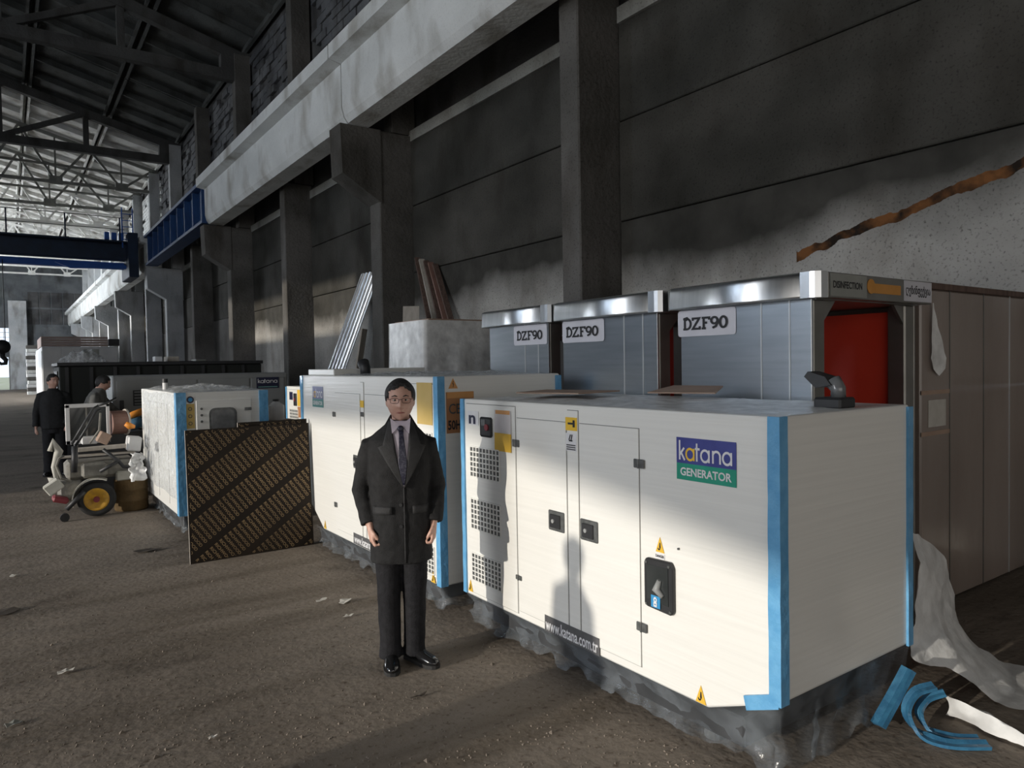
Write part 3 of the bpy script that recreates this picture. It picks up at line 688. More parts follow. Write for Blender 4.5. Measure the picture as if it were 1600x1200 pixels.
for k in range(3): plate('label_line', 'ink_grey', o, ly(3.152), ly(3.074), 1.305+k*.012, 1.312+k*.012, -.0082)
logo_plate(t, ly(2.336), ly(1.994), 1.237, 1.437, -.002)
bm = nb(); add_prism(bm, [(ly(2.545), .59), (ly(2.545), .80), (ly(2.53), .82), (ly(2.37), .826), (ly(2.353), .80), (ly(2.353), .585), (ly(2.37), .566), (ly(2.53), .575)], 0, -.022, 0)
bmesh.ops.bevel(bm, geom=list(bm.edges), offset=.006, segments=1, affect='EDGES', profile=.5); o = to_obj('cable_hatch', bm, 'black', t)
bm = nb(); add_prism(bm, [(ly(2.52), .62), (ly(2.52), .79), (ly(2.38), .795), (ly(2.38), .61)], 0, -.026, -.02); to_obj('hatch_window', bm, 'glass_dk', o)
bm = nb(); add_tube(bm, [(-.03, ly(2.43), .73), (-.032, ly(2.45), .68), (-.03, ly(2.41), .65)], [.012, .022, .012], 8); to_obj('breaker_lever', bm, 'enamel_grey', o)
plate('blue_tag', 'blue_tag', o, ly(2.49), ly(2.43), .585, .645, -.027); print_on('tag_mark', stroke_mesh([arc(.5, .7, .2, .2, 0, 360, 12), [(.3, .1), (.3, .4), (.7, .4), (.7, .1), (.3, .1)]], .16), 'white_print', o, (-.031, ly(2.48), .59), (0, -.04, 0), (0, 0, .05))
for yy, zz in ((2.525, .59), (2.525, .80), (2.375, .805), (2.37, .585)):
    bm = nb(); add_cyl(bm, (-.024, ly(yy), zz), (1, 0, 0), .007, .006, 8); to_obj('bolt', bm, 'latch', o)
triangle_sign(t, ly(2.45), .858, -.002, .056); o = plate('danger_label', 'white_print', t, ly(2.48), ly(2.42), .826, .852, -.002); print_on('danger_lettering', T_DANGER, 'ink', o, (-.005, ly(2.478), .832), (0, -.055, 0), (0, 0, .014))
triangle_sign(t, ly(2.204), .20, -.002, .062); triangle_sign(t, ly(4.222), .222, -.008, .06)
o = plate('web_sticker', 'sticker_grey', t, ly(3.382), ly(2.898), .194, .292, -.0075)
print_on('web_lettering', T_WWW, 'white_print', o, (-.0105, ly(3.372), .205), (0, -.464, 0), (0, 0, .07))
bm = nb(); add_cyl(bm, (-.003, ly(2.33), .90), (1, 0, 0), .006, .01, 8); to_obj('rivet', bm, 'latch', t)
strip(t, 0, 0, .345, 1.56, -1, -1, .045, .014); strip(t, 0, 2.515, .2, 1.56, -1, 1, .03); strip(t, 1.09, 0, .345, 1.55, 1, -1, .035)
bm = nb(); add_prism(bm, [(.0, .335), (.16, .27), (.175, .33), (.0, .40)], 0, -.013, -.001); to_obj('foam_tail', bm, 'foam', t)
crumple('top_film', t, .01, 1.08, .02, 2.5, 1.556, .016, 5, 'film_dense', 60, 100, 3.1)
bm = nb(); add_box(bm, .60, .74, .08, .22, 1.555, 1.61, .01); o = to_obj('exhaust_base', bm, 'black', t)
bm = nb(); add_tube(bm, [(.67, .13, 1.6), (.67, .13, 1.65), (.67, .16, 1.69)], [.035, .035, .04], 12); to_obj('exhaust_pipe', bm, 'glass_lt', o)
bm = nb(); add_prism(bm, [(.14, 1.67), (.22, 1.655), (.28, 1.71), (.26, 1.735), (.17, 1.71)], 0, .62, .72); to_obj('rain_cap', bm, 'black', o)
zchg1 = lambda y, x: .20 + max(0, .38-y)*.40
skirt(t, 1.09, 2.515, None, zchg1, .012, .03, .075)
# cardboard on top
def cardboard(label, pts, z):
    bm = nb(); n = len(pts); lo = [bm.verts.new((x, y, z+h)) for x, y, h in pts]; hi = [bm.verts.new((x, y, z+h+.008)) for x, y, h in pts]
    for i in range(n): bm.faces.new((lo[i], lo[(i+1) % n], hi[(i+1) % n], hi[i]))
    bm.faces.new(lo[::-1]); bm.faces.new(hi); tag(to_obj('cardboard_sheet', bm, 'cardboard'), label, 'cardboard')
cardboard('flat brown cardboard sheet lying on the front generator', [(2.77, 3.88, 0), (2.92, 3.42, 0), (3.35, 3.5, .0), (3.2, 4.1, 0)], 1.60)
cardboard('bent cardboard flap lying at the back of the front generator', [(3.25, 3.15, 0), (3.40, 2.75, .0), (3.66, 2.9, .03), (3.6, 3.25, .03)], 1.60)

# --- G2
t, L = generator('film-wrapped white generator behind the man, second in the row', 2.53, 4.51, 7.42, 1.12, 1.715, 'far', (.55, .22))
def ly(y): return y-4.51
d1 = door(t, ly(5.90), ly(6.49), .26, 1.556); d2 = door(t, ly(5.18), ly(5.80), .26, 1.556); door(t, ly(5.815), ly(5.885), .26, 1.66, 'centre_strip')
p = door(t, ly(4.56), ly(5.165), .24, 1.66, 'vent_panel')
hinge(d1, ly(6.50), 1.35); hinge(d1, ly(6.51), .49); hinge(d2, ly(5.17), 1.35); paddle(d1, ly(5.99), .95); paddle(d2, ly(5.71), .95)
for z0, z1 in ((1.06, 1.30), (.70, .94), (.26, .46)): vent(p, ly(4.60), ly(5.0), z0, z1, 9, 6)
logo_plate(t, ly(7.09), ly(6.79), 1.40, 1.605, -.002, 'logo_lilac', 'logo_teal')
plate('yellow_sheet', 'ochre_paper', p, ly(4.82), ly(4.585), 1.36, 1.67)
o = plate('warning_label', 'yellow_print', t, ly(5.89), ly(5.81), 1.44, 1.50, -.0065); plate('caution_label', 'ink_grey', t, ly(5.885), ly(5.815), 1.36, 1.40, -.0065)
o = plate('web_sticker', 'sticker_grey', t, ly(6.10), ly(5.50), .205, .30, -.0075)
print_on('web_lettering', T_WWW, 'white_print', o, (-.0105, ly(6.08), .215), (0, -.56, 0), (0, 0, .07))
triangle_sign(t, ly(4.62), .20, -.009, .06); triangle_sign(t, ly(6.82), .205, -.003, .06)
strip(t, 0, 0, .19, 1.715, -1, -1, .05); strip(t, 0, L, .55, 1.71, -1, 1, .05); strip(t, 1.12, 0, .19, 1.70, 1, -1, .045)
# stickers on the end face looking at the camera
def eplate(nm, m, par, xa, xb, za, zb): return boxo(nm, m, par, xa, xb, -.003, -.001, za, zb)
o = eplate('ce_sticker', 'orange_paper', t, .065, .30, 1.30, 1.60)
print_on('ce_lettering', T_CE, 'ink_grey', o, (.085, -.005, 1.44), (.10, 0, 0), (0, 0, .075)); print_on('frequency_lettering', T_50, 'ink', o, (.075, -.005, 1.325), (.14, 0, 0), (0, 0, .07))
eplate('sticker_band', 'orange_print', o, .07, .295, 1.555, 1.60).location = (0, -.003, 0)
bm = nb(); add_prism(bm, [(.085, 1.625), (.165, 1.625), (.125, 1.70)], 1, -.003, -.001); o = to_obj('warning_triangle', bm, 'orange_print', t)
print_on('bolt_mark', stroke_mesh([[(.55, 1), (.4, .55), (.6, .5), (.45, 0)]], .12), 'ink', o, (.105, -.005, 1.635), (.04, 0, 0), (0, 0, .045))
crumple('top_film', t, .02, 1.1, .02, 2.0, 1.712, .028, 5, 'film', 40, 60, 5.2)
o = boxo('roof_lid', 'enamel_plain', t, .06, 1.06, 2.15, 2.86, 1.715, 1.775, .006); bm = nb(); add_tube(bm, [(.3, 1.95, 1.71), (.3, 1.95, 1.78), (.3, 2.0, 1.83)], [.05, .05, .06], 12); to_obj('exhaust_pipe', bm, 'black', t)
skirt(t, 1.12, L-.3, None, lambda y, x: .20, .012, .03, .06)

# --- G3
t, L = generator('film-wrapped white generator third in the row, behind the plywood sheet', 1.50, 8.42, 10.9, .96, 1.545, 'far', (.4, .3))
def ly(y): return y-8.42
door(t, ly(9.0), ly(9.62), .26, 1.4); d1 = door(t, ly(9.66), ly(10.3), .26, 1.4); paddle(d1, ly(9.72), .85, .16, .12)
strip(t, 0, 0, .2, 1.545, -1, -1, .09); strip(t, .96, 0, .2, 1.545, 1, -1, .09)
eo = lambda nm, m, par, xa, xb, za, zb, y=-.003: boxo(nm, m, par, xa, xb, y-.003, y, za, zb)
bm = nb(); add_box(bm, .19, .78, -.012, -.001, .35, 1.455, .004); dd = to_obj('control_door', bm, 'enamel_plain', t)
bm = nb(); rr = []
for y_ in (-.028, -.011):
    pass
pr = arc(.55, 1.30, .065, .065, 0, 90, 4) + arc(.385, 1.30, .065, .065, 90, 180, 4) + arc(.385, 1.15, .065, .065, 180, 270, 4) + arc(.55, 1.15, .065, .065, 270, 360, 4)
bm = nb(); add_prism(bm, pr, 1, -.03, -.01); wo = to_obj('window_surround', bm, 'latch', dd)
bm = nb(); add_prism(bm, [(.4675+(x-.4675)*.84, 1.225+(z-1.225)*.84) for x, z in pr], 1, -.034, -.028); to_obj('window_pane', bm, 'glass_lt', wo)
boxo('door_handle', 'latch', dd, .70, .78, -.024, -.012, 1.32, 1.355, .004)
o = eo('caution_sheet', 'ochre_paper', t, .085, .175, 1.15, 1.42); 
for k in range(3):
    print_on('sheet_mark', stroke_mesh([arc(.5, .5, .35, .35, 0, 360, 10)], .14), 'ink_grey', o, (.105, -.008, 1.34-k*.08), (.05, 0, 0), (0, 0, .05))
bm = nb(); add_cyl(bm, (.135, -.003, 1.465), (0, 1, 0), .038, .004, 20); o = to_obj('round_sticker', bm, 'logo_navy', t)
bm = nb(); add_cyl(bm, (.135, -.006, 1.465), (0, 1, 0), .022, .003, 16); to_obj('sticker_centre', bm, 'blue_tag', o)
for k, z in enumerate((1.36, 1.29, 1.22)):
    bm = nb(); add_cyl(bm, (.245, -.014, z), (0, 1, 0), .014, .008, 10); to_obj('button', bm, 'latch', dd)
crumple('top_film', t, .02, .94, .02, 2.4, 1.542, .05, 4, 'film', 40, 50, 8.8)
sf = crumple('side_film', t, 0, 1.16, .03, 1.0, 0, .05, 4, 'film', 30, 30, 4.8)
for v in sf.data.vertices:
    x, y, z = v.co; v.co = (-.004-z, .08+y*2.25, .36+x)
bm = nb(); add_cyl(bm, (.12, 1.4, 1.60), (0, 0, 1), .03, .12, 12); o = to_obj('filler_cap', bm, 'white_box', t); bm = nb(); add_cyl(bm, (.12, 1.4, 1.66), (0, 0, 1), .034, .05, 12); to_obj('cap_top', bm, 'black', o)
skirt(t, .96, L-.3, None, lambda y, x: .20, .012, .02, .05)

# --- G4
t, L = generator('white generator with yellow sheet, glimpsed left of the second generator', 3.8, 9.5, 11.9, .95, 1.49, '')
def ly(y): return y-9.5
p = door(t, ly(10.9), ly(11.85), .24, 1.44, 'vent_panel'); door(t, ly(9.9), ly(10.85), .24, 1.4)
for z0, z1 in ((.82, 1.12), (.45, .75)): vent(p, ly(11.3), ly(11.72), z0, z1, 8, 6)
o = plate('maker_mark', 'logo_navy', p, ly(11.72), ly(11.56), 1.27, 1.40)
bm = nb(); add_box(bm, -.02, -.006, ly(11.36), ly(11.5), 1.18, 1.38, .012); o = to_obj('control_screen', bm, 'black', p); bm = nb(); add_cyl(bm, (-.022, ly(11.43), 1.28), (1, 0, 0), .03, .012, 12); to_obj('stop_button', bm, 'red_paint', o)
plate('yellow_sheet', 'yellow_paper', p, ly(11.33), ly(11.1), 1.18, 1.44)
plate('brown_sheet', 'orange_paper', p, ly(11.33), ly(11.1), 1.0, 1.17)
strip(t, 0, L, .2, 1.48, -1, 1, .04)
# --- G5 big grey canopy seen side-on
t = thing('generator', 'large grey generator canopy with dark logo plate, side-on at the back', 'generator', (1.43, 13.5, 0))
bm = nb(); add_box(bm, 0, 2.9, 0, 1.1, .2, 1.71, .02); to_obj('canopy', bm, 'enamel_grey', t)
boxo('skid', 'skid', t, .1, 2.8, .05, 1.05, 0, .2, .01)
for x0, x1 in ((.06, 1.3), (1.34, 2.2), (2.24, 2.84)): boxo('door', 'enamel_grey', t, x0, x1, -.012, .002, .28, 1.62, .004)
for z in (1.2, .75):
    o = boxo('louvre_frame', 'black', t, .3, 1.15, -.02, -.01, z, z+.26)
    for k in range(5): boxo('louvre_blade', 'enamel_grey', o, .32, 1.13, -.026, -.018, z+.02+k*.05, z+.04+k*.05)
boxo('handle', 'black', t, .1, .16, -.035, -.012, 1.0, 1.3, .006)
o = boxo('logo_plate', 'logo_navy', t, 2.33, 2.74, -.018, -.012, 1.42, 1.625)
katana_on(o, (2.36, -.021, 1.52), (.35, 0, 0), (0, 0, .08), 'white_print', 'white_print', .2); boxo('logo_band', 'logo_pale', o, 2.36, 2.71, -.021, -.018, 1.44, 1.455)

# ------------------------------------------------------------------ plywood sheets
def plywood(label, x0, x1, y, z1, tilt, seed, n_lines=True):
    t = thing('plywood_sheet', label, 'plywood', (x0, y, 0)); t.rotation_euler = (-tilt, 0, 0)
    W = x1-x0; boxo('board', 'ply_face', t, 0, W, 0, .018, 0, z1)
    boxo('board_edge', 'wood_pale', t, -.001, .0, .001, .017, .0, z1)
    V0, F0 = text_mesh('RICHWOOD', .022)
    V = []; Fs = []; ang = math.radians(35); bu = Vector((math.cos(ang), math.sin(ang))); bv = Vector((math.sin(ang), -math.cos(ang)))
    rng = random.Random(seed); pitch = .30; wl_ = .235; wh = .03
    for band in range(-6, 9):
        for k in range(-30, 40):
            o = bv*(band*pitch) + bu*(k*.052)
            pts = [o + bv*(a*wl_) + bu*(b*wh) for a, b in ((0, 0), (1, 0), (1, 1), (0, 1))]
            # keep each letter that lies fully on the board
            keep = {}
            vv = [o + bv*(a*wl_) + bu*(b*wh) for a, b in V0]
            if max(p.x for p in pts) < 0 or min(p.x for p in pts) > W or max(p.y for p in pts) < 0 or min(p.y for p in pts) > z1: continue
            ok = [.01 < p.x < W-.01 and .01 < p.y < z1-.01 for p in vv]
            base = len(V); V += [(p.x, -.0012, p.y) for p in vv]
            Fs += [tuple(base+i for i in f) for f in F0 if all(ok[i] for i in f)]
    me = bpy.data.meshes.new('printed_lettering'); me.from_pydata(V, [], Fs); link('printed_lettering', me, 'ply_ink', t)
    return t
plywood('dark printed plywood sheet leaning in front of the third generator', 1.335, 2.50, 7.08, 1.235, .06, 1)
t2 = plywood('second printed plywood sheet just behind the leaning one', 1.82, 2.50, 7.13, 1.275, .06, 2)

# ------------------------------------------------------------------ disinfection booths
def booth(label, x0, y0, y1, W, zt):
    L = y1-y0; t = thing('disinfection_booth', label, 'booth', (x0, y0, 0), 0, 'steel disinfection booths'); hz = zt-.155
    # posts
    for px in (.02, W-.14):
        for py in (.02, L-.14):
            bm = nb(); add_box(bm, px, px+.12, py, py+.12, 0, hz, .01); to_obj('corner_post', bm, 'steel_dark' if py < .1 else 'steel', t)
    s1 = boxo('side_panel', 'steel', t, .0, .02, .36, L-.04, .06, hz, .003); boxo('side_panel', 'steel', t, .0, .02, .165, .352, .06, hz, .003); boxo('side_panel', 'steel', t, .0, .02, .02, .157, .06, hz, .003)
    for yy in (.356, .161): boxo('panel_joint', 'steel_edge', t, -.003, .004, yy-.005, yy+.005, .06, hz)
    boxo('side_panel', 'steel_dark', t, W-.02, W, .02, L-.02, .06, hz, .003)
    boxo('lining_panel', 'red', t, W-.10, W-.085, .15, L*.66, .06, hz-.04); boxo('lining_joint', 'steel_dark', t, W-.11, W-.085, L*.66, L*.78, .06, hz-.04, .004); boxo('lining_panel', 'red', t, .14, .155, .02+.14, L-.16, .06, hz-.04)
    boxo('lining_panel', 'red', t, W-.10, W-.085, L*.78, L-.15, .06, hz-.04)
    boxo('spray_pipe', 'steel_dark', t, .20, .30, L-.2, L-.12, .06, hz-.02, .01)
    boxo('floor_plate', 'steel_dark', t, .02, W-.02, .02, L-.02, .0, .06)
    # header: long rolled sides, end boards, lid
    for sx, ys in ((-.05, 1), (W+.05, -1)):
        prof = [(sx+ys*.0125*(q/8)**2, hz+(zt-.022-hz)*q/8) for q in range(9)] + [(sx+ys*.02, zt-.008), (sx+ys*.04, zt), (sx+ys*.12, zt), (sx+ys*.12, hz)]
        bm = nb(); add_prism(bm, prof, 1, -.02 if ys < 0 else .0, L+.02); ob = to_obj('header_side', bm, 'steel_hdr', t); [setattr(f, 'use_smooth', True) for f in list(ob.data.polygons)[0:10]]
    bm = nb(); add_prism(bm, [(-.05, .0), (-.045, -.03), (-.02, -.055), (.04, -.06), (.04, .06), (-.05, .06)], 2, hz+.001, zt-.004); to_obj('header_corner', bm, 'steel_hdr', t)
    boxo('header_end', 'steel_dark', t, .04, W+.05, -.06, .0, hz+.001, zt-.006, .004); boxo('header_end', 'steel_dark', t, -.03, W+.05, L, L+.05, hz+.001, zt-.006, .004)
    boxo('roof_lid', 'steel_dark', t, .0, W, .0, L, zt-.05, zt-.02)
    boxo('soffit', 'steel_dark', t, .02, W-.02, .0, L, hz-.005, hz+.01)
    # gussets in the doorway
    for gx, s in ((.14, 1), (W-.14, -1)):
        bm = nb(); add_prism(bm, [(gx, hz), (gx+s*.13, hz), (gx, hz-.13)], 1, .03, .05); to_obj('gusset', bm, 'steel_dark', t)
    # end sign
    a = boxo('sign_plate', 'sign_grey', t, .06, .45, -.064, -.06, hz+.012, zt-.012); print_on('sign_lettering', T_DIS, 'ink', a, (.085, -.0655, hz+.058), (.31, 0, 0), (0, 0, .042))
    b = boxo('sign_plate', 'sign_white', t, W-.32, W+.045, -.064, -.06, hz+.012, zt-.012); print_on('sign_lettering', T_GEO, 'ink', b, (W-.30, -.0655, hz+.04), (.325, 0, 0), (0, 0, .075))
    c = boxo('sign_emblem', 'sign_orange', t, .475, W-.36, -.0625, -.06, hz+.045, zt-.05, .001)
    bm = nb(); add_cyl(bm, (.50, -.063, hz+.085), (0, 1, 0), .045, .004, 20); to_obj('emblem_disc', bm, 'sign_orange', c)
    return t, L, hz
def model_plate(t, ya, yb, z0, z1):
    r = .02; pr = arc(ya-r, z1-r, r, r, 0, 90, 4) + arc(yb+r, z1-r, r, r, 90, 180, 4) + arc(yb+r, z0+r, r, r, 180, 270, 4) + arc(ya-r, z0+r, r, r, 270, 360, 4)
    bm = nb(); add_prism(bm, pr, 0, -.006, -.0035); o = to_obj('model_plate', bm, 'sign_white', t)
    w_ = ya-yb; print_on('model_lettering', T_DZF, 'ink', o, (-.0075, ya-w_*.1, z0+(z1-z0)*.24), (0, -w_*.78, 0), (0, 0, (z1-z0)*.52))
for lab, y0, y1, pl in (('steel booth nearest the camera with red doorway showing', 2.37, 3.41, (1.02, .54)), ('middle steel booth of the row of three', 3.57, 4.69, (1.08, .57)), ('farthest steel booth of the three, beside the wrapped pallet', 4.83, 5.80, (.52, .03))):
    t, L, hz = booth(lab, 3.81, y0, y1, 1.22, 2.30)
    model_plate(t, pl[0], pl[1], 1.962, 2.138)

# tall wrapped crate to the right
t = thing('wrapped_crate', 'tall brown film-wrapped crate right of the nearest booth', 'crate', (5.17, 2.42, 0))
bm = nb(); add_box(bm, 0, 1.78, 0, 1.1, .02, 2.27, .012); to_obj('crate_body', bm, 'cardboard_dk', t)
boxo('top_rail', 'wood', t, -.01, 1.79, -.015, 1.11, 2.27, 2.315, .004)
for x in (.42, .98, 1.46): boxo('strap', 'steel_edge' if x > 1.3 else 'steel_dark', t, x, x+.012, -.004, 0, .03, 2.27)
o = boxo('paper_label', 'paper', t, .10, .36, -.004, -.001, 1.30, 1.49)
for z in (1.24, 1.53): boxo('tape_band', 'cardboard', t, 0, .42, -.003, -.001, z, z+.03)
bm = nb(); G = []
for j in range(13):
    row = []
    v = j/12; wdt = .02+.21*v if v < .8 else .188+(1-v)*.2; zz = 2.17-.46*v
    for i in range(9):
        u = i/8-.5; x = .12+.05*v+u*2*wdt*.5; p = Vector((x*6, zz*6, 2))
        row.append(bm.verts.new((x+.05*v, -.02-.02*abs(noise.noise(p)), zz-.05*(1-abs(u)*2)*(1 if v > .9 else 0))))
    G.append(row)
loft(bm, G, True, closed=False); tag(to_obj('cloth_scrap', bm, 'film_dense'), 'white plastic scrap hanging on the brown wrapped crate', 'plastic').location = (5.17, 2.42, 0)
t = thing('wrapped_crate', 'darker crate at the right edge behind the brown wrapped crate', 'crate', (6.98, 2.2, 0))
boxo('crate_body', 'sign_grey', t, 0, .14, .3, 1.3, 0, 2.2, .01); boxo('edge_post', 'black', t, -.02, .0, .28, .34, 0, 2.05)

# wrapped pallet behind the second generator
t = thing('wrapped_pallet', 'white film-wrapped pallet load behind the second generator', 'pallet load', (4.42, 8.2, 0))
bm = nb(); add_box(bm, .02, 1.0, .02, .95, .14, 2.36, .03); to_obj('load', bm, 'white_box', t)
boxo('pallet_deck', 'wood_pale', t, 0, 1.02, 0, .97, .1, .14)
for x in (.02, .45, .9): boxo('pallet_block', 'wood_pale', t, x, x+.1, .02, .95, 0, .1)
boxo('top_board', 'cardboard', t, .06, 1.03, 0, .97, 2.36, 2.40)
bm = nb(); rings = []
for k in range(13):
    z = 2.38-.1*k; ring = []
    for i in range(64):
        a = 2*PI*i/64; cx, cy = .51+math.copysign(min(1, abs(math.cos(a))*1.4), math.cos(a))*.53, .48+math.copysign(min(1, abs(math.sin(a))*1.4), math.sin(a))*.5
        o_ = .02+.10*(k/12)**1.3*(.5+noise.noise(Vector((cx*4, cy*4, k*.12)))); n_ = Vector((math.cos(a), math.sin(a)))
        ring.append(bm.verts.new((cx+n_.x*o_, cy+n_.y*o_, z+(.04*noise.noise(Vector((cx*5, cy*5, 3))) if k == 12 else 0))))
    rings.append(ring)
loft(bm, rings, True, caps=False); to_obj('film_cover', bm, 'film_dense', t)
t = thing('grey_carton', 'pale carton between the wrapped pallet and the far booth', 'carton', (4.95, 6.3, 0)); boxo('carton_body', 'office', t, 0, .6, 0, .8, 0, 2.05, .01); boxo('carton_lid', 'wood', t, -.02, .62, -.02, .82, 2.05, 2.1, .005)

# corrugated sheet, boards and planks leaning on the wall
t = thing('corrugated_sheet', 'shiny corrugated metal sheet leaning by the corbel column', 'metal sheet', (5.7, 16.25, 0))
bm = nb(); A = Vector((0, 0, .02)); B = Vector((1.05, -1.25, 3.9)); ax = (B-A); across = Vector((.05, -.98, -.02)).normalized(); nrm = ax.cross(across).normalized()
rows = []
for k in range(2):
    row = []
    for i in range(61):
        u = i/60; h = .03*max(-.6, min(.6, math.sin(u*2*PI*5.5)))/.6
        row.append(bm.verts.new(A + ax*k + across*(u-.5)*.92 + nrm*h))
    rows.append(row)
loft(bm, rows, False, closed=False); o = to_obj('sheet', bm, 'zinc', t); sm = o.modifiers.new('s', 'SOLIDIFY'); sm.thickness = .003
def leaning(name, label, cat, p, q, w, th, m, group=None):
    d = Vector(q)-Vector(p); bm = nb(); add_bar(bm, (0, 0, .0), d, w, th); o = to_obj(name, bm, m); o.location = p; tag(o, label, cat, group)
leaning('board', 'short beige board leaning right of the corrugated sheet', 'board', (6.0, 14.75, .1), (6.33, 14.45, 2.6), .34, .03, 'wood_pale')
leaning('board', 'pale grey board leaning left of the wrapped pallet', 'board', (5.75, 11.3, .06), (6.25, 12.1, 2.9), .3, .04, 'wood_pale')
for k, wm in enumerate(('wood', 'wood_pale', 'wood', 'brown_panel', 'wood')):
    leaning('plank', ('leftmost', 'second', 'middle', 'fourth', 'rightmost')[k]+' of the brown planks leaning behind the wrapped pallet', 'plank', (6.3+.07*k, 10.55-.16*k, .06), (6.98+.02*k, 13.2-.15*k, 4.0-.05*k), .11, .05, wm, 'planks leaning on the wall')

# ------------------------------------------------------------------ plastic sheet and blue foam at the right
def AT(px, py, **k):
    v = fw + RT*((px-800)/F) - UP*((py-600)/F); c = Vector((0, 0, CAMH))
    for a, i in (('X', 0), ('Y', 1), ('Z', 2)):
        if a in k: return c + v*((k[a]-c[i])/v[i])
t = thing('plastic_sheet', 'crumpled milky plastic sheet draped to the ground beside the front generator', 'plastic sheet', (0, 0, 0))
def drape(nm, U, Lw, n, seed, amp):
    def cr(P, s):
        i = min(int(s), len(P)-2); f = s-i; a, b, c, d = P[max(i-1, 0)], P[i], P[i+1], P[min(i+2, len(P)-1)]
        return .5*((2*b)+(c-a)*f+(2*a-5*b+4*c-d)*f*f+(-a+3*b-3*c+d)*f**3)
    bm = nb(); G = []; m = 8*(len(U)-1)
    for i in range(m+1):
        s = i/8; a, b = cr(U, s), cr(Lw, s); row = []
        for j in range(n+1):
            v = j/n; p = a+(b-a)*v; q = Vector((p.x*6, p.y*6, p.z*6+seed)); e = math.sin(PI*min(1, max(.12, v)))
            d = wrinkle(q, amp, 1.0)+wrinkle(q, amp*.5, 2.7); p = p + d*(.4+.6*e) + Vector((-.03, -.05, .02))*math.sin(PI*v)
            row.append(bm.verts.new((max(p.x, 3.735), p.y, max(p.z, .012))))
        G.append(row)
    loft(bm, G, True, closed=False); return to_obj(nm, bm, 'film_dense', t)
U = [AT(x, y, Y=Y) for x, y, Y in ((1426, 832, 1.95), (1474, 868, 2.02), (1490, 930, 2.0), (1500, 985, 1.92), (1545, 1018, 1.80), (1600, 1074, 1.64), (1650, 1130, 1.50))]
Lw = [AT(x, y, Y=Y) for x, y, Y in ((1424, 985, 1.84), (1424, 1015, 1.83), (1432, 1033, 1.79), (1485, 1045, 1.72), (1540, 1088, 1.60), (1590, 1142, 1.46), (1630, 1195, 1.38))]
drape('hanging_sheet', U, Lw, 12, 1.0, .035)
U = [AT(x, y, Z=z) for x, y, z in ((1470, 1085, .10), (1500, 1098, .12), (1540, 1112, .10), (1585, 1140, .08), (1640, 1170, .06))]
Lw = [AT(x, y, Z=.015) for x, y in ((1478, 1118), (1510, 1128), (1545, 1150), (1580, 1185), (1630, 1230))]
drape('ground_sheet', U, Lw, 10, 5.0, .025)
def foam_ribbon(label, pts, w, th=.022):
    bm = nb(); pts = [Vector(p) for p in pts]
    P2 = []
    for i in range(len(pts)-1):
        for k in range(5): 
            a = pts[max(i-1, 0)]; b = pts[i]; c = pts[i+1]; d = pts[min(i+2, len(pts)-1)]; s = k/5
            P2.append(.5*((2*b)+(c-a)*s+(2*a-5*b+4*c-d)*s*s+(-a+3*b-3*c+d)*s**3))
    P2.append(pts[-1]); R = []
    for i, p in enumerate(P2):
        d = (P2[min(i+1, len(P2)-1)]-P2[max(i-1, 0)]).normalized(); s = d.cross(Vector((.5, .85, .2))).normalized(); tt = s.cross(d)
        R.append([bm.verts.new(p + s*a*th + tt*b*w/2) for a, b in ((-1, -1), (1, -1), (.4, 0), (1, 1), (-1, 1), (-.5, 0))])
    loft(bm, R, False); return tag(to_obj('foam_strip', bm, 'foam_shaded'), label, 'foam strip', 'blue foam strips on the ground')
def ATZ(*P): return [AT(x, y, Z=z) for x, y, z in P]
foam_ribbon('straight blue foam strip propped under the plastic sheet', ATZ((1420, 1045, .27), (1396, 1090, .14), (1372, 1133, .03)), .07, .014)
foam_ribbon('curled blue foam strip looping on the ground', ATZ((1460, 1072, .22), (1430, 1082, .19), (1416, 1112, .10), (1436, 1144, .03), (1480, 1162, .02), (1545, 1164, .02)), .05, .009)
foam_ribbon('second curled blue foam strip inside the looping one', ATZ((1476, 1082, .18), (1448, 1092, .14), (1436, 1114, .09), (1452, 1140, .03), (1490, 1152, .02), (1530, 1154, .02)), .04, .008)

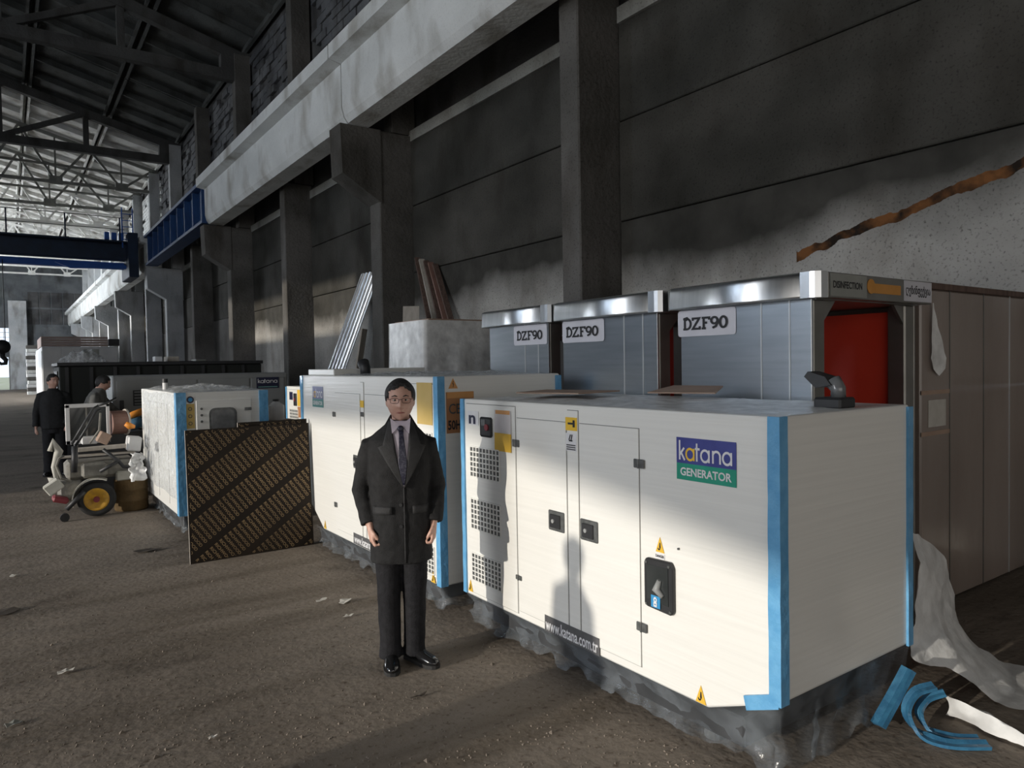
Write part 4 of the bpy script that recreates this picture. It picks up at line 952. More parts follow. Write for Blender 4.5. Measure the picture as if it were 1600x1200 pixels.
# ------------------------------------------------------------------ people
def voxel(bm, size, smooth=4):
    bmesh.ops.recalc_face_normals(bm, faces=bm.faces)
    me = bpy.data.meshes.new('v'); bm.to_mesh(me); bm.free()
    o = bpy.data.objects.new('v', me); COL.objects.link(o)
    r = o.modifiers.new('r', 'REMESH'); r.mode = 'VOXEL'; r.voxel_size = size
    k = o.modifiers.new('k', 'SMOOTH'); k.iterations = smooth; k.factor = .5
    dg = bpy.context.evaluated_depsgraph_get(); dg.update()
    m2 = bpy.data.meshes.new_from_object(o.evaluated_get(dg))
    COL.objects.unlink(o); bpy.data.objects.remove(o)
    for p in m2.polygons: p.use_smooth = True
    return m2
def g2(a, b, sa, sb): return math.exp(-(a/sa)**2-(b/sb)**2)
def head_pt(dx, dy, dz):
    x, y, z = .081*dx, .100*dy, .128*dz
    if dz > 0: x *= 1+.10*math.sin(PI*min(1, dz*1.05)); y *= 1+.06*math.sin(PI*min(1, dz*1.05)); z = .124*dz**.92
    if dz < 0:
        k = (-dz)**1.7; x *= 1-.27*k; y *= (1-.12*k) if dy < 0 else (1-.6*k)
    if dy < -.2:
        ax = abs(x); f = 0
        tz = max(0, min(1, (.022-z)/.05)) if z > -.034 else max(0, 1-(-.034-z)/.012)
        f += (.005+.020*tz*(1 if z < .022 else 0))*g2(x, 0, .010+.006*tz, 1)*(1 if z < .03 else 0)
        f += .006*g2(ax-.014, z+.032, .007, .008)
        f -= .009*g2(ax-.032, z-.010, .017, .012); f += .006*g2(ax-.030, z-.031, .024, .009)
        f += .007*g2(x, z+.062, .024, .006)+.006*g2(x, z+.074, .02, .006)-.006*g2(x, z+.068, .026, .0028)
        f += .009*g2(x, z+.108, .022, .016); f += .005*g2(ax-.048, z+.022, .018, .03)
        y -= f
    return x, y, z
def sph(bm, fn, nlat=40, nlon=56):
    rings = []
    for i in range(1, nlat):
        th = PI*i/nlat; ring = []
        for j in range(nlon):
            ph = 2*PI*j/nlon; ring.append(bm.verts.new(fn(math.sin(th)*math.cos(ph), math.sin(th)*math.sin(ph), math.cos(th))))
        rings.append(ring)
    loft(bm, rings, True)
def add_hand(bm, wrist, d, n, s, fist=True):
    """palm and five separate fingers; d = along the hand, n = palm side, s = thumb side"""
    wr_ = Vector(wrist); d = Vector(d).normalized(); n = Vector(n); n = (n-d*n.dot(d)).normalized(); s = Vector(s); s = (s-d*s.dot(d)-n*s.dot(n)).normalized()
    rings = []
    for k, (l, w_, t_) in enumerate(((-.02, .026, .022), (.012, .032, .020), (.045, .040, .019), (.078, .041, .017), (.088, .036, .012))):
        rings.append([bm.verts.new(wr_ + d*l + s*math.cos(2*PI*j/12)*w_ + n*math.sin(2*PI*j/12)*t_) for j in range(12)])
    loft(bm, rings)
    for i, (off, ln) in enumerate(((.030, .92), (.010, 1.0), (-.010, .95), (-.029, .78))):
        b = wr_ + d*.078 + s*off - n*.002
        p1 = b + d*.034*ln + n*.010; p2 = p1 + n*.026*ln + d*.004; p3 = p2 - d*.020*ln + n*.004
        add_tube(bm, [b, p1, p2, p3], [.0098, .0095, .0088, .0078], 8)
    b = wr_ + d*.022 + s*.026; add_tube(bm, [b, b+d*.028+s*.016+n*.012, b+d*.054+s*.008+n*.026, b+d*.068-s*.010+n*.034], [.013, .0115, .0105, .009], 8)
def person(label, loc, rotz, P, scale=1.0):
    t = thing('person', label, 'person', loc, rotz); t.scale = (scale,)*3
    vx = P.get('voxel', .0045); hc = Vector(P.get('head', (0, 0, 1.585))); hr = Matrix.Rotation(P.get('turn', 0), 3, 'Z') @ Matrix.Rotation(P.get('nod', 0), 3, 'X')
    H = lambda p: hc + hr @ Vector(p)
    lean = P.get('lean', 0)
    R = P['coat']; cx = R[-1][1]
    # one continuous body
    bm = nb(); sph(bm, lambda a, b, c: H(head_pt(a, b, c)))
    for s in (-1, 1): sph(bm, lambda a, b, c: H((s*.079+.009*a, .012+.020*b+.006*a*s, -.004+.030*c)), 10, 12)
    top = R[-1]; ny_ = top[4] if len(top) > 4 else 0
    add_tube(bm, [(cx, ny_+.01, top[0]-.09), H((0, .022, -.10)), H((0, .02, -.03))], [.058, .054, .05], 14)
    add_tube(bm, [(r[1], r[4] if len(r) > 4 else 0, r[0]) for r in R if r[0] > .8], [min(r[2], r[3])*.72 for r in R if r[0] > .8], 14)
    for key in ('armL', 'armR'):
        a, b, c = [Vector(v) for v in P[key]]
        add_tube(bm, [a, (a+b)/2, b, (b+c)/2, c], [.052, .046, .042, .038, .030], 10)
        s = -1 if key == 'armL' else 1
        add_hand(bm, c + (c-b).normalized()*.02, (c-b).normalized() + Vector((0, 0, -.5)), P.get('palm'+key[-1], (-s, .15, 0)), (-.2*s, -1, 0))
    for key in ('legL', 'legR'):
        a, b, c = [Vector(v) for v in P[key]]; add_tube(bm, [a, (a+b)/2, b, (b+c)/2, c], [.085, .075, .058, .055, .042], 10)
        f = Vector(P['foot'+key[-1]]); add_tube(bm, [c, c+f*.04-Vector((0, 0, .035)), c+f*.14-Vector((0, 0, .055))], [.036, .026, .016], 8)
    me = voxel(bm, vx); link('body', me, 'skin', t)
    # face details
    for s in (-1, 1):
        bm = nb(); sph(bm, lambda a, b, c: H((s*.032+.0125*a, -.0845+.009*b, .0095+.0065*c)), 10, 12); e = to_obj('eye', bm, 'eye', t)
        bm = nb(); sph(bm, lambda a, b, c: H((s*.031+.0055*a, -.0925+.003*b, .0095+.0055*c)), 8, 10); to_obj('iris', bm, 'iris', e)
        bm = nb(); add_tube(bm, [H((s*.014, -.099, .030)), H((s*.032, -.0985, .036)), H((s*.050, -.086, .030))], [.004, .0042, .002], 6); to_obj('eyebrow', bm, 'hair', t)
    bm = nb(); add_tube(bm, [H((-.024, -.0935, -.066)), H((-.01, -.1015, -.0655)), H((.01, -.1015, -.0655)), H((.024, -.0935, -.066))], [.002, .0052, .0052, .002], 8); to_obj('lips', bm, 'lips', t)
    # hair
    def hairp(a, b, c):
        x, y, z = head_pt(a, b, c); z0 = .128*c
        q = max(0, min(1, (-b-.25)/.45)); h = -.005+q*(.083+.012*math.sin(a*7+1)) if b < .2 else -.005-.075*min(1, (b-.2)/.5)
        if abs(x) > .066 and b < .2: h = min(h, .012)
        k = 1.075 if z0 > h else .9
        return H((x*k*1.01, y*k, z*k + (.004 if z0 > h else 0)))
    bm = nb(); sph(bm, hairp, 44, 60); to_obj('hair', bm, P.get('hair', 'hair'), t)
    if P.get('glasses'):
        bm = nb()
        for s in (-1, 1):
            loop = [H((s*.034+.024*math.copysign(abs(math.cos(a))**.5, math.cos(a)), -.108+.010*abs(math.cos(a))*(1 if math.cos(a)*s > 0 else 0), .006+.015*math.copysign(abs(math.sin(a))**.6, math.sin(a)))) for a in [2*PI*k/20 for k in range(21)]]
            add_tube(bm, loop, .0014, 5)
            add_tube(bm, [H((s*.058, -.100, .014)), H((s*.078, -.05, .014)), H((s*.084, .01, .012))], .0016, 5)
        add_tube(bm, [H((-.010, -.109, .012)), H((0, -.113, .014)), H((.010, -.109, .012))], .0016, 5)
        to_obj('glasses', bm, 'glasses', t)
    # coat and sleeves as one garment
    def ringpts(r, n=40, grow=0):
        z, c_, a, b = r[:4]; y_ = r[4] if len(r) > 4 else 0
        out = []
        for j in range(n):
            q = 2*PI*j/n; cs, sn = math.cos(q), math.sin(q)
            out.append((c_+(a+grow)*math.copysign(abs(cs)**.8, cs), y_+(b+grow)*math.copysign(abs(sn)**.85, sn), z))
        return out
    bm = nb(); loft(bm, [[bm.verts.new(p) for p in ringpts(r)] for r in R])
    sr = P.get('sleeve', (.076, .070, .062, .057, .054))
    for key in ('armL', 'armR'):
        a, b, c = [Vector(v) for v in P[key]]
        add_tube(bm, [a+Vector((-.07 if key == 'armR' else .07, 0, .012)), a, (a+b)/2, b, (b+c)/2, c], [sr[0]*.95, sr[0]*.92, sr[1], sr[2], sr[3], sr[4]], 16)
    me = voxel(bm, P.get('cvox', .008), 5)
    nrm_ = [v.normal.copy() for v in me.vertices]
    for v, nv in zip(me.vertices, nrm_):
        p = v.co; v.co = p + nv*(.007*noise.noise(Vector((p.x*7, p.y*7, p.z*5))) + .004*noise.noise(p*22))
    coat = link(P.get('coat_name', 'overcoat'), me, P['coat_mat'], t)
    # trousers
    bm = nb()
    for key in ('legL', 'legR'):
        a, b, c = [Vector(v) for v in P[key]]; tw = P.get('tw', (.092, .082, .072, .066, .064))
        add_tube(bm, [a, (a+b)/2, b, (b+c)/2, c+Vector((0, -.01, .03)), Vector((c.x, c.y-.012, .045))], [tw[0], tw[1], tw[2], tw[3], tw[4], tw[4]*1.12], 16)
    hp = [r for r in R][0]; add_tube(bm, [(hp[1], 0, .72), (hp[1], 0, .95)], [.13, .13], 14)
    me = voxel(bm, P.get('cvox', .008), 4)
    nrm_ = [v.normal.copy() for v in me.vertices]
    for v, nv in zip(me.vertices, nrm_):
        p = v.co; v.co = p + nv*(.006*noise.noise(Vector((p.x*6, p.y*6, p.z*9))))
    link('trousers', me, P['trouser_mat'], t)
    # shoes
    for key in 'LR':
        c = Vector(P['leg'+key][2]); f = Vector(P['foot'+key]).normalized(); s = Vector((-f.y, f.x, 0))
        bm = nb(); rings = []; so_ = nb(); srings = []
        for l, w_, h in ((-.075, .020, .055), (-.062, .034, .075), (-.02, .037, .085), (.04, .040, .075), (.10, .046, .055), (.16, .044, .043), (.195, .030, .034), (.208, .012, .022)):
            o_ = Vector((c.x, c.y, 0)) + f*l
            rings.append([bm.verts.new(o_ + s*math.cos(q)*w_*(1 if math.sin(q) < .3 else .9) + Vector((0, 0, .018+(math.sin(q)+1)/2*h))) for q in [2*PI*j/14 for j in range(14)]])
            srings.append([so_.verts.new(o_ + s*a*(w_+.003) + Vector((0, 0, z))) for a, z in ((-1, 0), (1, 0), (1, .022), (-1, .022))])
        loft(bm, rings); sh = to_obj('shoe', bm, 'leather', t, True); loft(so_, srings, False); to_obj('sole', so_, 'rubber', sh)
    # front of the coat
    def front(x, z):
        for r, q in zip(R, R[1:]):
            if r[0] <= z <= q[0]:
                k = (z-r[0])/(q[0]-r[0]); a = r[2]+(q[2]-r[2])*k; b = r[3]+(q[3]-r[3])*k; c_ = r[1]+(q[1]-r[1])*k
                y_ = (r[4] if len(r) > 4 else 0)*(1-k)+(q[4] if len(q) > 4 else 0)*k
                u = min(1, abs((x-c_)/a))**(1/.8); return y_ - b*(max(0, 1-u*u))**.425
        return -R[-1][3]
    if P.get('suit'):
        vz, vx_ = P['suit']; zt_ = R[-1][0]
        def sheet(nm, m, left, right, z0, z1, off, n=24, k=8, par=t):
            bm = nb(); G = []
            for i in range(n+1):
                z = z0+(z1-z0)*i/n; a, b = left(z), right(z)
                G.append([bm.verts.new((a+(b-a)*j/k, front(a+(b-a)*j/k, z)-off(z), z)) for j in range(k+1)])
            loft(bm, G, True, closed=False); o = to_obj(nm, bm, m, par); q = o.modifiers.new('s', 'SOLIDIFY'); q.thickness = .006; q.offset = 0; return o
        vw = lambda z: .060*((z-vz)/(zt_-vz))**.85 if z > vz else 0
        ax = lambda z: vx_ + (cx-vx_)*((z-vz)/(zt_-vz))
        sh = sheet('shirt', 'shirt', lambda z: ax(z)-vw(z), lambda z: ax(z)+vw(z), vz+.004, zt_-.005, lambda z: .010)
        tw_ = lambda z: (.013+.02*min(1, (1.40-z)/.25)) if z < 1.40 else .015
        sheet('tie', 'tie', lambda z: ax(z)-min(tw_(z), vw(z)), lambda z: ax(z)+min(tw_(z), vw(z)), vz+.02, zt_-.04, lambda z: .019, par=t)
        bm = nb(); sph(bm, lambda a, b, c: Vector((cx+.019*a, front(cx, zt_-.045)-.022+.012*b, zt_-.050+.020*c)), 10, 12); to_obj('tie_knot', bm, 'tie', t)
        for s in (-1, 1):
            bm = nb(); rr = [Vector(v) for v in ((cx+s*.004, -.100, zt_-.028), (cx+s*.060, -.078, zt_+.012), (cx+s*.062, -.055, zt_+.03), (cx+s*.050, -.125, zt_-.075))]
            vv = [bm.verts.new(v) for v in rr]; bm.faces.new(vv); o = to_obj('shirt_collar', bm, 'shirt', t); q = o.modifiers.new('s', 'SOLIDIFY'); q.thickness = .006
            def outer(z):
                e = (z-vz)/(zt_-vz)
                wd = .10*min(1, e/.62)**.9 if e < .62 else (.066 if e < .66 else .066-.060*(e-.66)/.34)
                return ax(z)+s*(vw(z)+wd*(1 if e < 1 else 0))
            sheet('lapel', 'lapel', lambda z: ax(z)+s*vw(z)*.96, outer, vz, zt_-.004, lambda z: .017+.004*(z-vz), 34, 6, coat)
        bm = nb(); add_tube(bm, [(vx_, front(vx_, z)-.004, z) for z in (vz+.01, 1.0, .9, .8, .7, R[0][0]+.01)], .0045, 6); to_obj('front_edge', bm, 'lapel', coat)
        for z in (.985, .86):
            bm = nb(); add_cyl(bm, (vx_-.022, front(vx_-.022, z)-.006, z), (0, 1, 0), .010, .006, 12); to_obj('button', bm, 'black', coat)
        for s in (-1, 1):
            sheet('pocket_flap', 'lapel', lambda z: cx+s*.115-.055, lambda z: cx+s*.115+.055, .93, .975, lambda z: .006, 3, 6, coat)
        # turned-up collar round the neck
        bm = nb(); C_ = []
        for i in range(21):
            q = math.radians(-12+204*i/20); c_, s_ = math.cos(q), math.sin(q); C_.append([bm.verts.new((cx+c_*(.066+.034*k), s_*(.070+.034*k)+.006, zt_-.055*k+.028*max(0, s_)*(1-k)+.012)) for k in (0, .5, 1.1)])
        loft(bm, C_, True, closed=False); o = to_obj('coat_collar', bm, P['coat_mat'], coat); q = o.modifiers.new('s', 'SOLIDIFY'); q.thickness = .008
    return t

MAN = dict(coat=[(.635, -.015, .188, .150), (.80, -.018, .183, .146), (1.0, -.02, .172, .134), (1.18, -.02, .186, .140), (1.30, -.02, .190, .132), (1.36, -.018, .182, .118), (1.41, -.012, .128, .098), (1.45, -.008, .085, .082), (1.478, -.006, .068, .072)],
           head=(-.004, -.022, 1.588), armL=((-.186, 0, 1.322), (-.250, .03, 1.06), (-.200, -.055, .865)), armR=((.152, 0, 1.322), (.205, .03, 1.06), (.180, -.05, .865)),
           legL=((-.090, 0, .80), (-.096, -.012, .48), (-.094, .005, .085)), legR=((.058, 0, .80), (.060, -.012, .48), (.050, .02, .085)), footL=(.06, -1, 0), footR=(.62, -.78, 0),
           sleeve=(.070, .060, .054, .053, .052), coat_mat='cloth_coat', trouser_mat='trouser', glasses=True, suit=(1.085, .006), cvox=.007)
person('man in black overcoat and glasses standing before the white generators', (1.935, 3.905, 0), math.radians(-26), MAN)
JK = [(.80, 0, .195, .15), (1.0, 0, .19, .145), (1.2, 0, .20, .15), (1.33, 0, .195, .135), (1.40, 0, .15, .11), (1.45, 0, .085, .085), (1.48, 0, .07, .072)]
W1 = dict(coat=JK, head=(.0, -.02, 1.595), turn=math.radians(35), armL=((-.18, 0, 1.36), (-.25, .03, 1.08), (-.26, -.02, .84)), armR=((.18, 0, 1.36), (.22, .0, 1.08), (.20, -.12, .88)),
          legL=((-.09, 0, .80), (-.095, -.01, .46), (-.10, .01, .085)), legR=((.09, 0, .80), (.095, -.02, .46), (.10, .0, .085)), footL=(-.2, -1, 0), footR=(.2, -1, 0),
          coat_mat='jacket_dk', trouser_mat='trouser_dk', voxel=.009, cvox=.011, coat_name='jacket', tw=(.10, .092, .085, .08, .078))
person('worker in black clothes standing before the dark container', (.66, 14.75, 0), math.radians(-8), W1, 1.02)
W2 = dict(W1); W2.update(coat=[(r[0], r[1], r[2]*1.02, r[3], -max(0, r[0]-.85)**1.3*.28) for r in JK], head=(0, -.20, 1.545), turn=math.radians(10), nod=math.radians(18), coat_mat='jacket_gr',
          armL=((-.19, -.12, 1.34), (-.25, -.10, 1.06), (-.22, -.16, .82)), armR=((.19, -.12, 1.34), (.22, -.30, 1.12), (.12, -.46, 1.0)))
person('worker in grey jacket turned towards the machinery, beside the one in black', (1.07, 13.3, 0), math.radians(75), W2, 1.03)
W3 = dict(W1); person('dark-clothed person standing out of frame whose shadow falls on the generator', (-3.2, 2.95, 0), math.radians(40), W3, 1.0)

# ------------------------------------------------------------------ machinery and odds and ends at the left
def pl(pts, Y): return [AT(x, y, Y=Y) for x, y in pts]
YM = 10.45
base = AT(150, 798, Z=0)
t = thing('wheeled_machine', 'dusty wheeled site machine with yellow wheel rim and black handlebars', 'machine', (0, 0, 0))
wc = AT(151, 773, Y=10.2); wc.z = .215; ax = Vector((.12, 1, 0)).normalized()
bm = nb(); add_lathe(bm, wc, ax, [(.13, -.05), (.17, -.065), (.205, -.055), (.215, 0), (.205, .055), (.17, .065), (.13, .05), (.13, -.05)], 36, False); to_obj('tyre', bm, 'rubber', t)
bm = nb(); add_lathe(bm, wc, ax, [(.02, -.03), (.06, -.03), (.085, -.045), (.12, -.05), (.14, -.055), (.14, .05), (.02, .05)], 30); o = to_obj('wheel_rim', bm, 'yellow_rim', t)
bm = nb(); add_cyl(bm, wc-ax*.04, ax, .035, .06, 14); to_obj('hub', bm, 'red_paint', o)
bm = nb(); R_ = []
for k in range(13):
    q = math.radians(195-k*11); c_, s_ = math.cos(q), math.sin(q); X_ = Vector((1, -.12, 0)).normalized()
    R_.append([bm.verts.new(wc + X_*c_*r + Vector((0, 0, s_*r)) + ax*a) for r, a in ((.25, -.09), (.25, .09), (.262, .09), (.262, -.09))])
loft(bm, R_, False); to_obj('mudguard', bm, 'pale_machine', t)
def mbox(nm, m, px0, px1, py0, py1, Y, dep, bev=.02, rot=0, par=None):
    a = AT(px0, py1, Y=Y); b = AT(px1, py0, Y=Y); bm = nb(); w_, h_ = b.x-a.x, b.z-a.z
    add_box(bm, -w_/2, w_/2, 0, dep, -h_/2, h_/2, bev); o = to_obj(nm, bm, m, par or t); o.location = ((a.x+b.x)/2, Y, (a.z+b.z)/2); o.rotation_euler = (0, rot, 0); return o
def mtube(nm, m, pts, Y, r, par=None, seg=8):
    bm = nb(); add_tube(bm, [AT(x, y, Y=Y+(d[0] if d else 0)) for x, y, *d in pts], r, seg); return to_obj(nm, bm, m, par or t)
eng = mbox('engine_block', 'grey_machine', 104, 214, 716, 752, 10.35, .55, .04)
mbox('gearbox', 'grey_machine', 128, 168, 722, 748, 10.22, .2, .03); mbox('lower_tank', 'grey_machine', 92, 130, 750, 786, 10.3, .3, .03)
mbox('side_cover', 'pale_machine', 182, 206, 735, 752, 10.28, .1, .015)
bm = nb(); add_tube(bm, pl([(78, 705), (82, 690), (92, 705), (84, 730), (88, 748), (76, 752)], 10.3), [.03, .045, .05, .03, .03, .05], 10); to_obj('pump', bm, 'pale_machine', t)
mbox('red_guard', 'red_paint', 82, 108, 776, 788, 10.15, .2, .02, .3); mbox('lamp_box', 'pale_machine', 70, 98, 752, 772, 10.05, .14, .012, -.6)
mtube('handlebar', 'black', [(112, 694), (130, 664), (146, 638), (154, 634)], 10.15, .016); mtube('handlebar', 'black', [(118, 697), (136, 668), (150, 642), (158, 640)], 10.35, .016)
mtube('handle_brace', 'grey_machine', [(140, 693), (155, 672), (157, 645)], 10.25, .012); mtube('grip', 'black', [(152, 634), (166, 630), (182, 622)], 10.2, .014)
mtube('mast', 'black', [(117, 697), (116, 738)], 10.15, .035); mtube('linkage', 'black', [(161, 702), (185, 720), (193, 729), (210, 731)], 10.12, .022); mtube('linkage', 'black', [(186, 720), (156, 737)], 10.12, .022)
mtube('tow_leg', 'black', [(132, 768), (118, 782), (104, 796)], 10.1, .03); o = AT(101, 797, Y=10.05); bm = nb(); add_cyl(bm, (o.x, 10.08, .05), (0, 1, 0), .05, .06, 14); to_obj('jockey_wheel', bm, 'rubber', t)
mtube('axle', 'black', [(150, 773), (178, 771)], 10.4, .025); mtube('hose', 'grey_machine', [(100, 712), (92, 716), (88, 728), (96, 748), (112, 752)], 10.2, .014)
# loose things piled on and round the machine
def single(nm, label, cat, m, px0, px1, py0, py1, Y, dep, bev=.01, rot=0, group=None):
    a = AT(px0, py1, Y=Y); b = AT(px1, py0, Y=Y); bm = nb(); w_, h_ = b.x-a.x, b.z-a.z; add_box(bm, -w_/2, w_/2, 0, dep, -h_/2, h_/2, bev)
    o = to_obj(nm, bm, m); o.location = ((a.x+b.x)/2, Y, (a.z+b.z)/2); o.rotation_euler = (0, rot, 0); return tag(o, label, cat, group)
single('timber_beam', 'upper grey timber lying on the wheeled machine', 'timber', 'wood_pale', 122, 207, 694, 706, 10.4, .12, .006, -.02)
single('timber_beam', 'lower pale timber lying on the wheeled machine', 'timber', 'wood_pale', 88, 212, 708, 715, 10.36, .16, .006, .0)
t = thing('window_frame', 'white framed unglazed window propped behind the handlebars', 'frame', AT(138, 693, Y=11.0))
for nm, x0, x1, z0, z1 in (('stile', -.25, -.20, 0, .52), ('stile', .22, .26, 0, .52), ('rail', -.25, .26, .48, .53), ('rail', -.25, .26, 0, .05)): boxo(nm, 'white_box', t, x0, x1, 0, .05, z0, z1, .004)
boxo('pane', 'glass_dk', t, -.20, .22, .02, .03, .05, .48); boxo('mullion', 'grey_machine', t, -.02, .0, .01, .04, .05, .48)
single('white_carton', 'small white carton under the white window frame', 'carton', 'white_box', 128, 152, 682, 695, 10.8, .2)
bm = nb(); c_ = AT(184, 660, Y=11.12); add_cyl(bm, (0, 0, 0), (1, .2, .0), .16, .18, 24); o = tag(to_obj('cardboard_reel', bm, 'brown_panel'), 'brown cardboard reel lying on its side behind the timbers', 'reel'); o.location = c_
bm = nb(); add_cyl(bm, (.10, .02, 0), (1, .2, 0), .18, .02, 24); to_obj('flange', bm, 'wood_pale', o)
bm = nb(); add_cyl(bm, (-.095, -.019, 0), (1, .2, 0), .165, .012, 24); to_obj('flange', bm, 'brown_panel', o)
bm = nb(); add_tube(bm, [Vector(p)-AT(205, 640, Y=11.65) for p in pl([(197, 652), (208, 648), (226, 641)], 11.65)], [.03, .05, .05], 10); o = to_obj('orange_cover', bm, 'orange_bag'); o.location = AT(205, 640, Y=11.65); tag(o, 'bright orange plastic roll resting against the third generator', 'plastic roll')
bm = nb(); q0 = AT(208, 663, Y=11.6); add_tube(bm, [p-q0 for p in pl([(196, 667), (208, 663), (222, 658)], 11.6)], [.05, .08, .08], 10); o = to_obj('blue_sack', bm, 'blue_bag'); o.location = q0; tag(o, 'blue and white sack below the orange roll', 'sack')
bm = nb(); q0 = AT(203, 666, Y=10.8); add_tube(bm, [p-q0 for p in pl([(196, 662), (203, 666), (211, 667)], 10.8)], [.03, .045, .02], 8); o = to_obj('orange_can', bm, 'orange_bag'); o.location = q0; tag(o, 'small orange container in front of the blue sack', 'container')
single('white_bucket', 'tilted white plastic box at the right end of the timbers', 'box', 'white_box', 200, 221, 682, 706, 10.3, .24, .015, .14)
single('grey_carton', 'grey carton half hidden behind the tilted white box', 'carton', 'cardboard', 154, 172, 676, 694, 10.55, .18, .01, .5)
single('dark_crate', 'dark crate supporting the window frame and reels', 'crate', 'black', 122, 226, 673, 783, 11.32, .5, .02)
bm = nb(); q0 = AT(205, 797, Z=0); add_lathe(bm, (0, 0, 0), (0, 0, 1), [(.19, 0), (.2, .02), (.195, .12), (.205, .13), (.195, .14), (.195, .26), (.205, .27), (.195, .28), (.195, .38), (.19, .40), (.03, .40)], 28); o = to_obj('rusty_drum', bm, 'rust'); o.location = (q0.x+.02, q0.y+.1, 0); tag(o, 'rusty brown drum standing right of the yellow wheel', 'drum')
bm = nb(); G = []; q0 = AT(214, 728, Y=10.0)
for j in range(15):
    row = []
    for i in range(9):
        u, v = i/8, j/14; p = Vector((u*3, v*4, 2)); d = wrinkle(p, .08, 1.4); row.append(bm.verts.new((-.08+.16*u+d.x, d.y, .16-.34*v+d.z*.3)))
    G.append(row)
loft(bm, G, True, closed=False); o = to_obj('plastic_rag', bm, 'film_dense'); o.location = q0; tag(o, 'crumpled white plastic hanging between machine and third generator', 'plastic')

# dark container, crate loads, office block in the background
t = thing('storage_container', 'long black container standing behind the two workers', 'container', (.85, 16.6, 0))
bm = nb(); add_box(bm, 0, 3.9, 0, 2.0, .12, 1.9, .02); to_obj('container_body', bm, 'tarp_dark', t)
boxo('roof_edge', 'black', t, -.03, 3.93, -.04, 2.03, 1.9, 1.97, .01); boxo('skid', 'black', t,   .1, 3.8, .1, 1.9, 0, .12)
rb = boxo('side_rib', 'black', t, .1, .16, -.03, 0, .15, 1.88)
for k in range(1, 9): copy_obj(rb, t, (k*.42, 0, 0))
boxo('side_door', 'black', t, -.02, .0, .3, 1.5, .2, 1.8)
def onroof(nm, label, cat, m, x0, x1, y0, y1, z0, z1, bev=.01): return tag(boxo(nm, m, None, x0, x1, y0, y1, z0, z1, bev), label, cat)
def roofbox(nm, label, cat, m, px0, px1, py0, Y=17.3, dep=.5):
    a = AT(px0, py0, Y=Y); b = AT(px1, py0, Y=Y); o = boxo(nm, m, None, 0, b.x-a.x, 0, dep, 0, a.z-1.972, .01); o.location = (a.x, Y, 1.972); return tag(o, label, cat)
roofbox('box_on_roof', 'pale upright box on the black container roof', 'box', 'office', 242, 254, 557, 17.0, .3)
roofbox('board_stack', 'low stack of pale boards on the black container roof', 'boards', 'wood_pale', 262, 280, 557, 17.2)
roofbox('black_case', 'flat black case at the right of the container roof', 'case', 'black', 276, 302, 564, 17.4)
roofbox('grey_case', 'dark grey case right of the flat black case on the container', 'case', 'steel_g', 306, 322, 561, 17.3)
bm = nb(); G = []; q0 = AT(130, 563, Y=17.2)
for j in range(13):
    row = []
    for i in range(17):
        u, v = i/16, j/12; p = Vector((u*5, v*4, 6)); row.append(bm.verts.new((-.45+.9*u, -.3+.6*v, .30*math.sin(PI*u)**.7*math.sin(PI*v)**.7*(.7+.6*abs(noise.noise(p)))+.003)))
    G.append(row)
loft(bm, G, False, closed=False); o = to_obj('film_heap', bm, 'film'); o.location = (q0.x, 17.3, 1.975); tag(o, 'heap of grey plastic film on the left of the container roof', 'plastic')
t = thing('site_office', 'white clad cabin far down the hall under pinkish boards', 'cabin', (1.75, 50, 0))
bm = nb(); add_box(bm, 0, 3.9, 0, 10, 0, 3.25, .02); to_obj('cabin_wall', bm, 'office', t)
for k in range(4): boxo('cladding_panel', 'office', t, .02+k*.97, .96+k*.97, -.03, 0, .05, 3.2, .01)
for k in range(5): boxo('side_panel', 'office', t, -.03, 0, .05+k*2, 1.95+k*2, .05, 3.0-.0*k, .01)
for k in range(4): boxo('parapet_board', 'plank_pink', t, 0, 3.4, -.02, .03, 3.27+k*.15, 3.40+k*.15, .004)
boxo('parapet_board', 'plank_pink', t, -.02, .02, 0, 6, 3.27, 3.85, .004); boxo('vent_box', 'black', t, 3.42, 4.0, -.1, .4, 3.3, 3.72, .01); boxo('doorway', 'sign_grey', t, 2.1, 2.9, -.05, -.031, .05, 3.1)
t = thing('block_stack', 'stack of pale blocks between the cabin and the far pier', 'block stack', (1.35, 68, 0))
for k in range(14): boxo('pale_block', ('girder', 'column', 'office')[k % 3], t, random.uniform(-.05, .05), .7+random.uniform(-.05, .05), 0, .6, k*.28, k*.28+.25, .02)
t = thing('cement_sack', 'yellowish sack standing against the white cabin', 'sack', AT(97, 618, Y=48.5)); t.location.z = 0
bm = nb(); add_tube(bm, [(0, 0, 0), (0, 0, .3), (.05, 0, .8), (.0, 0, 1.2)], [.3, .38, .3, .1], 12); to_obj('sack_body', bm, 'wood_pale', t)
bm = nb(); add_tube(bm, [(0, 0, 1.2), (.02, 0, 1.35)], [.06, .12], 10); to_obj('sack_neck', bm, 'wood_pale', t)
t = thing('cardboard_box', 'brown cardboard box between the third generator and the white one', 'box', (2.75, 9.6, 0)); boxo('box_body', 'cardboard', t, 0, .5, 0, .5, 0, 1.08, .008); boxo('tape', 'wood_pale', t, .2, .3, -.003, .0, .3, 1.08)
t = thing('white_canister', 'small white canister on the brown cardboard box', 'canister', (3.0, 9.85, 1.08)); bm = nb(); add_lathe(bm, (0, 0, 0), (0, 0, 1), [(.10, 0), (.11, .02), (.11, .2), (.06, .24), (.04, .26)], 16); to_obj('canister_body', bm, 'white_box', t); bm = nb(); add_cyl(bm, (0, 0, .275), (0, 0, 1), .045, .03, 12); to_obj('cap', bm, 'black', t)

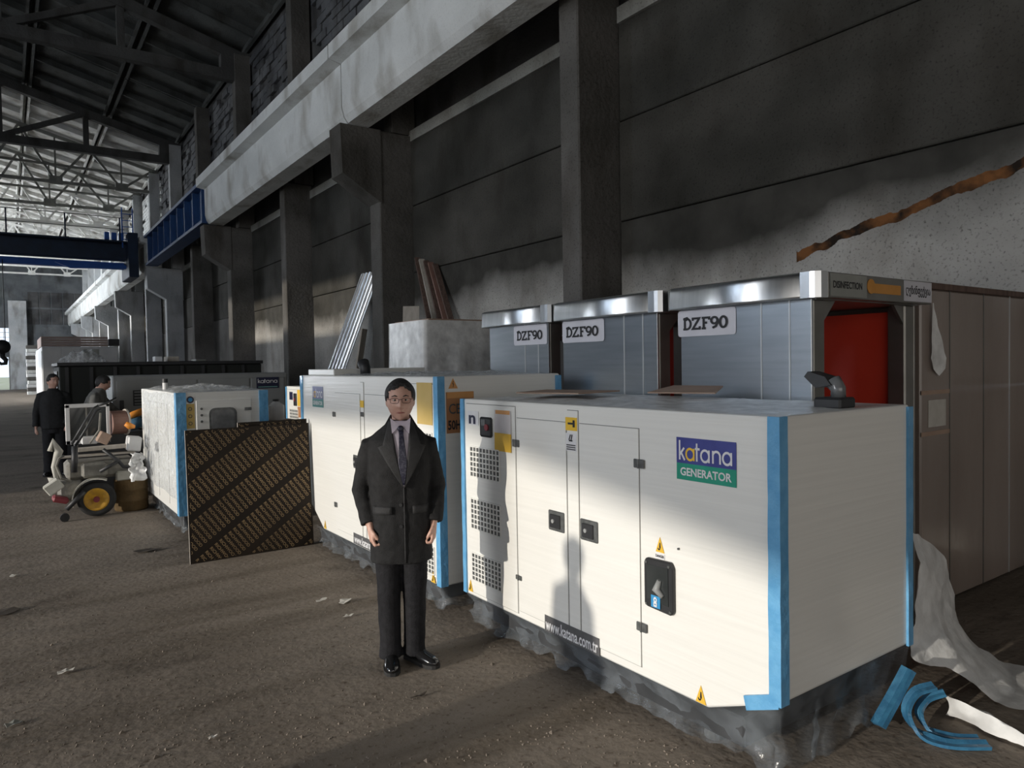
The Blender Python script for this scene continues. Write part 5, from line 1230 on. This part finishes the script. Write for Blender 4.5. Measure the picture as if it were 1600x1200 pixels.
# ------------------------------------------------------------------ litter on the floor
def scrap(label, px, py, w_, d_, seed, m='paper'):
    q = AT(px, py, Z=0); rng = random.Random(seed); bm = nb(); n = 9; ring = []
    for k in range(n):
        a = 2*PI*k/n; r = rng.uniform(.6, 1); ring.append(bm.verts.new((math.cos(a)*w_*r, math.sin(a)*d_*r, .006+rng.uniform(0, .02))))
    c_ = bm.verts.new((0, 0, .012))
    for k in range(n): bm.faces.new((ring[k], ring[(k+1) % n], c_))
    o = to_obj('litter_scrap', bm, m); o.location = (q.x, q.y, 0); s_ = o.modifiers.new('s', 'SOLIDIFY'); s_.thickness = .003; tag(o, label, 'litter', 'scraps of litter on the floor')
scrap('pale torn paper on the floor left of the man', 540, 941, .07, .05, 1); scrap('white crumpled scrap on the floor at far left', 102, 1052, .05, .03, 2)
scrap('thin pale chip on the floor near the man', 545, 964, .05, .02, 3); scrap('tiny white chip on the floor in the left middle', 24, 901, .05, .03, 4)
scrap('small pale sliver right of the plywood on the floor', 503, 940, .05, .015, 5); scrap('dark puddle stain on the floor before the third generator', 228, 862, .16, .07, 6, 'asphalt')  # the flat dark patch stands for a puddle stain
scrap('small pale crumb on the floor at lower left centre', 332, 1155, .03, .02, 7); scrap('brown twig-like scrap beside the skid', 655, 1090, .07, .015, 8, 'asphalt')
scrap('small dark lump at the left edge of the floor', 4, 958, .14, .1, 9, 'asphalt')  # low dark lump at the edge of view
scrap('greenish scrap on the floor at lower left', 20, 1134, .05, .025, 10, 'steel_g')
bm = nb(); rng = random.Random(3)
for k in range(2600):
    px = rng.uniform(-30, 1300); py = 760+440*rng.random()**.7; q = AT(px, py, Z=0)
    if q.x > 2.5 or q.y > 13 or (abs(q.x-1.9) < .3 and abs(q.y-3.9) < .3): continue
    r = rng.uniform(.002, .009)*(1 if rng.random() < .97 else 2); vs_ = [bm.verts.new((q.x+rng.uniform(-1, 1)*r*.3+dx*r, q.y+dy*r, z*r*.8)) for dx, dy, z in ((1, 0, 0), (-.5, .9, 0), (-.5, -.9, 0), (.1, .1, 1))]
    for f in ((0, 1, 3), (1, 2, 3), (2, 0, 3)): bm.faces.new([vs_[i] for i in f])
tag(to_obj('floor_grit', bm, 'pebble'), 'loose grit and small stones scattered over the floor', 'grit', None, 'stuff')
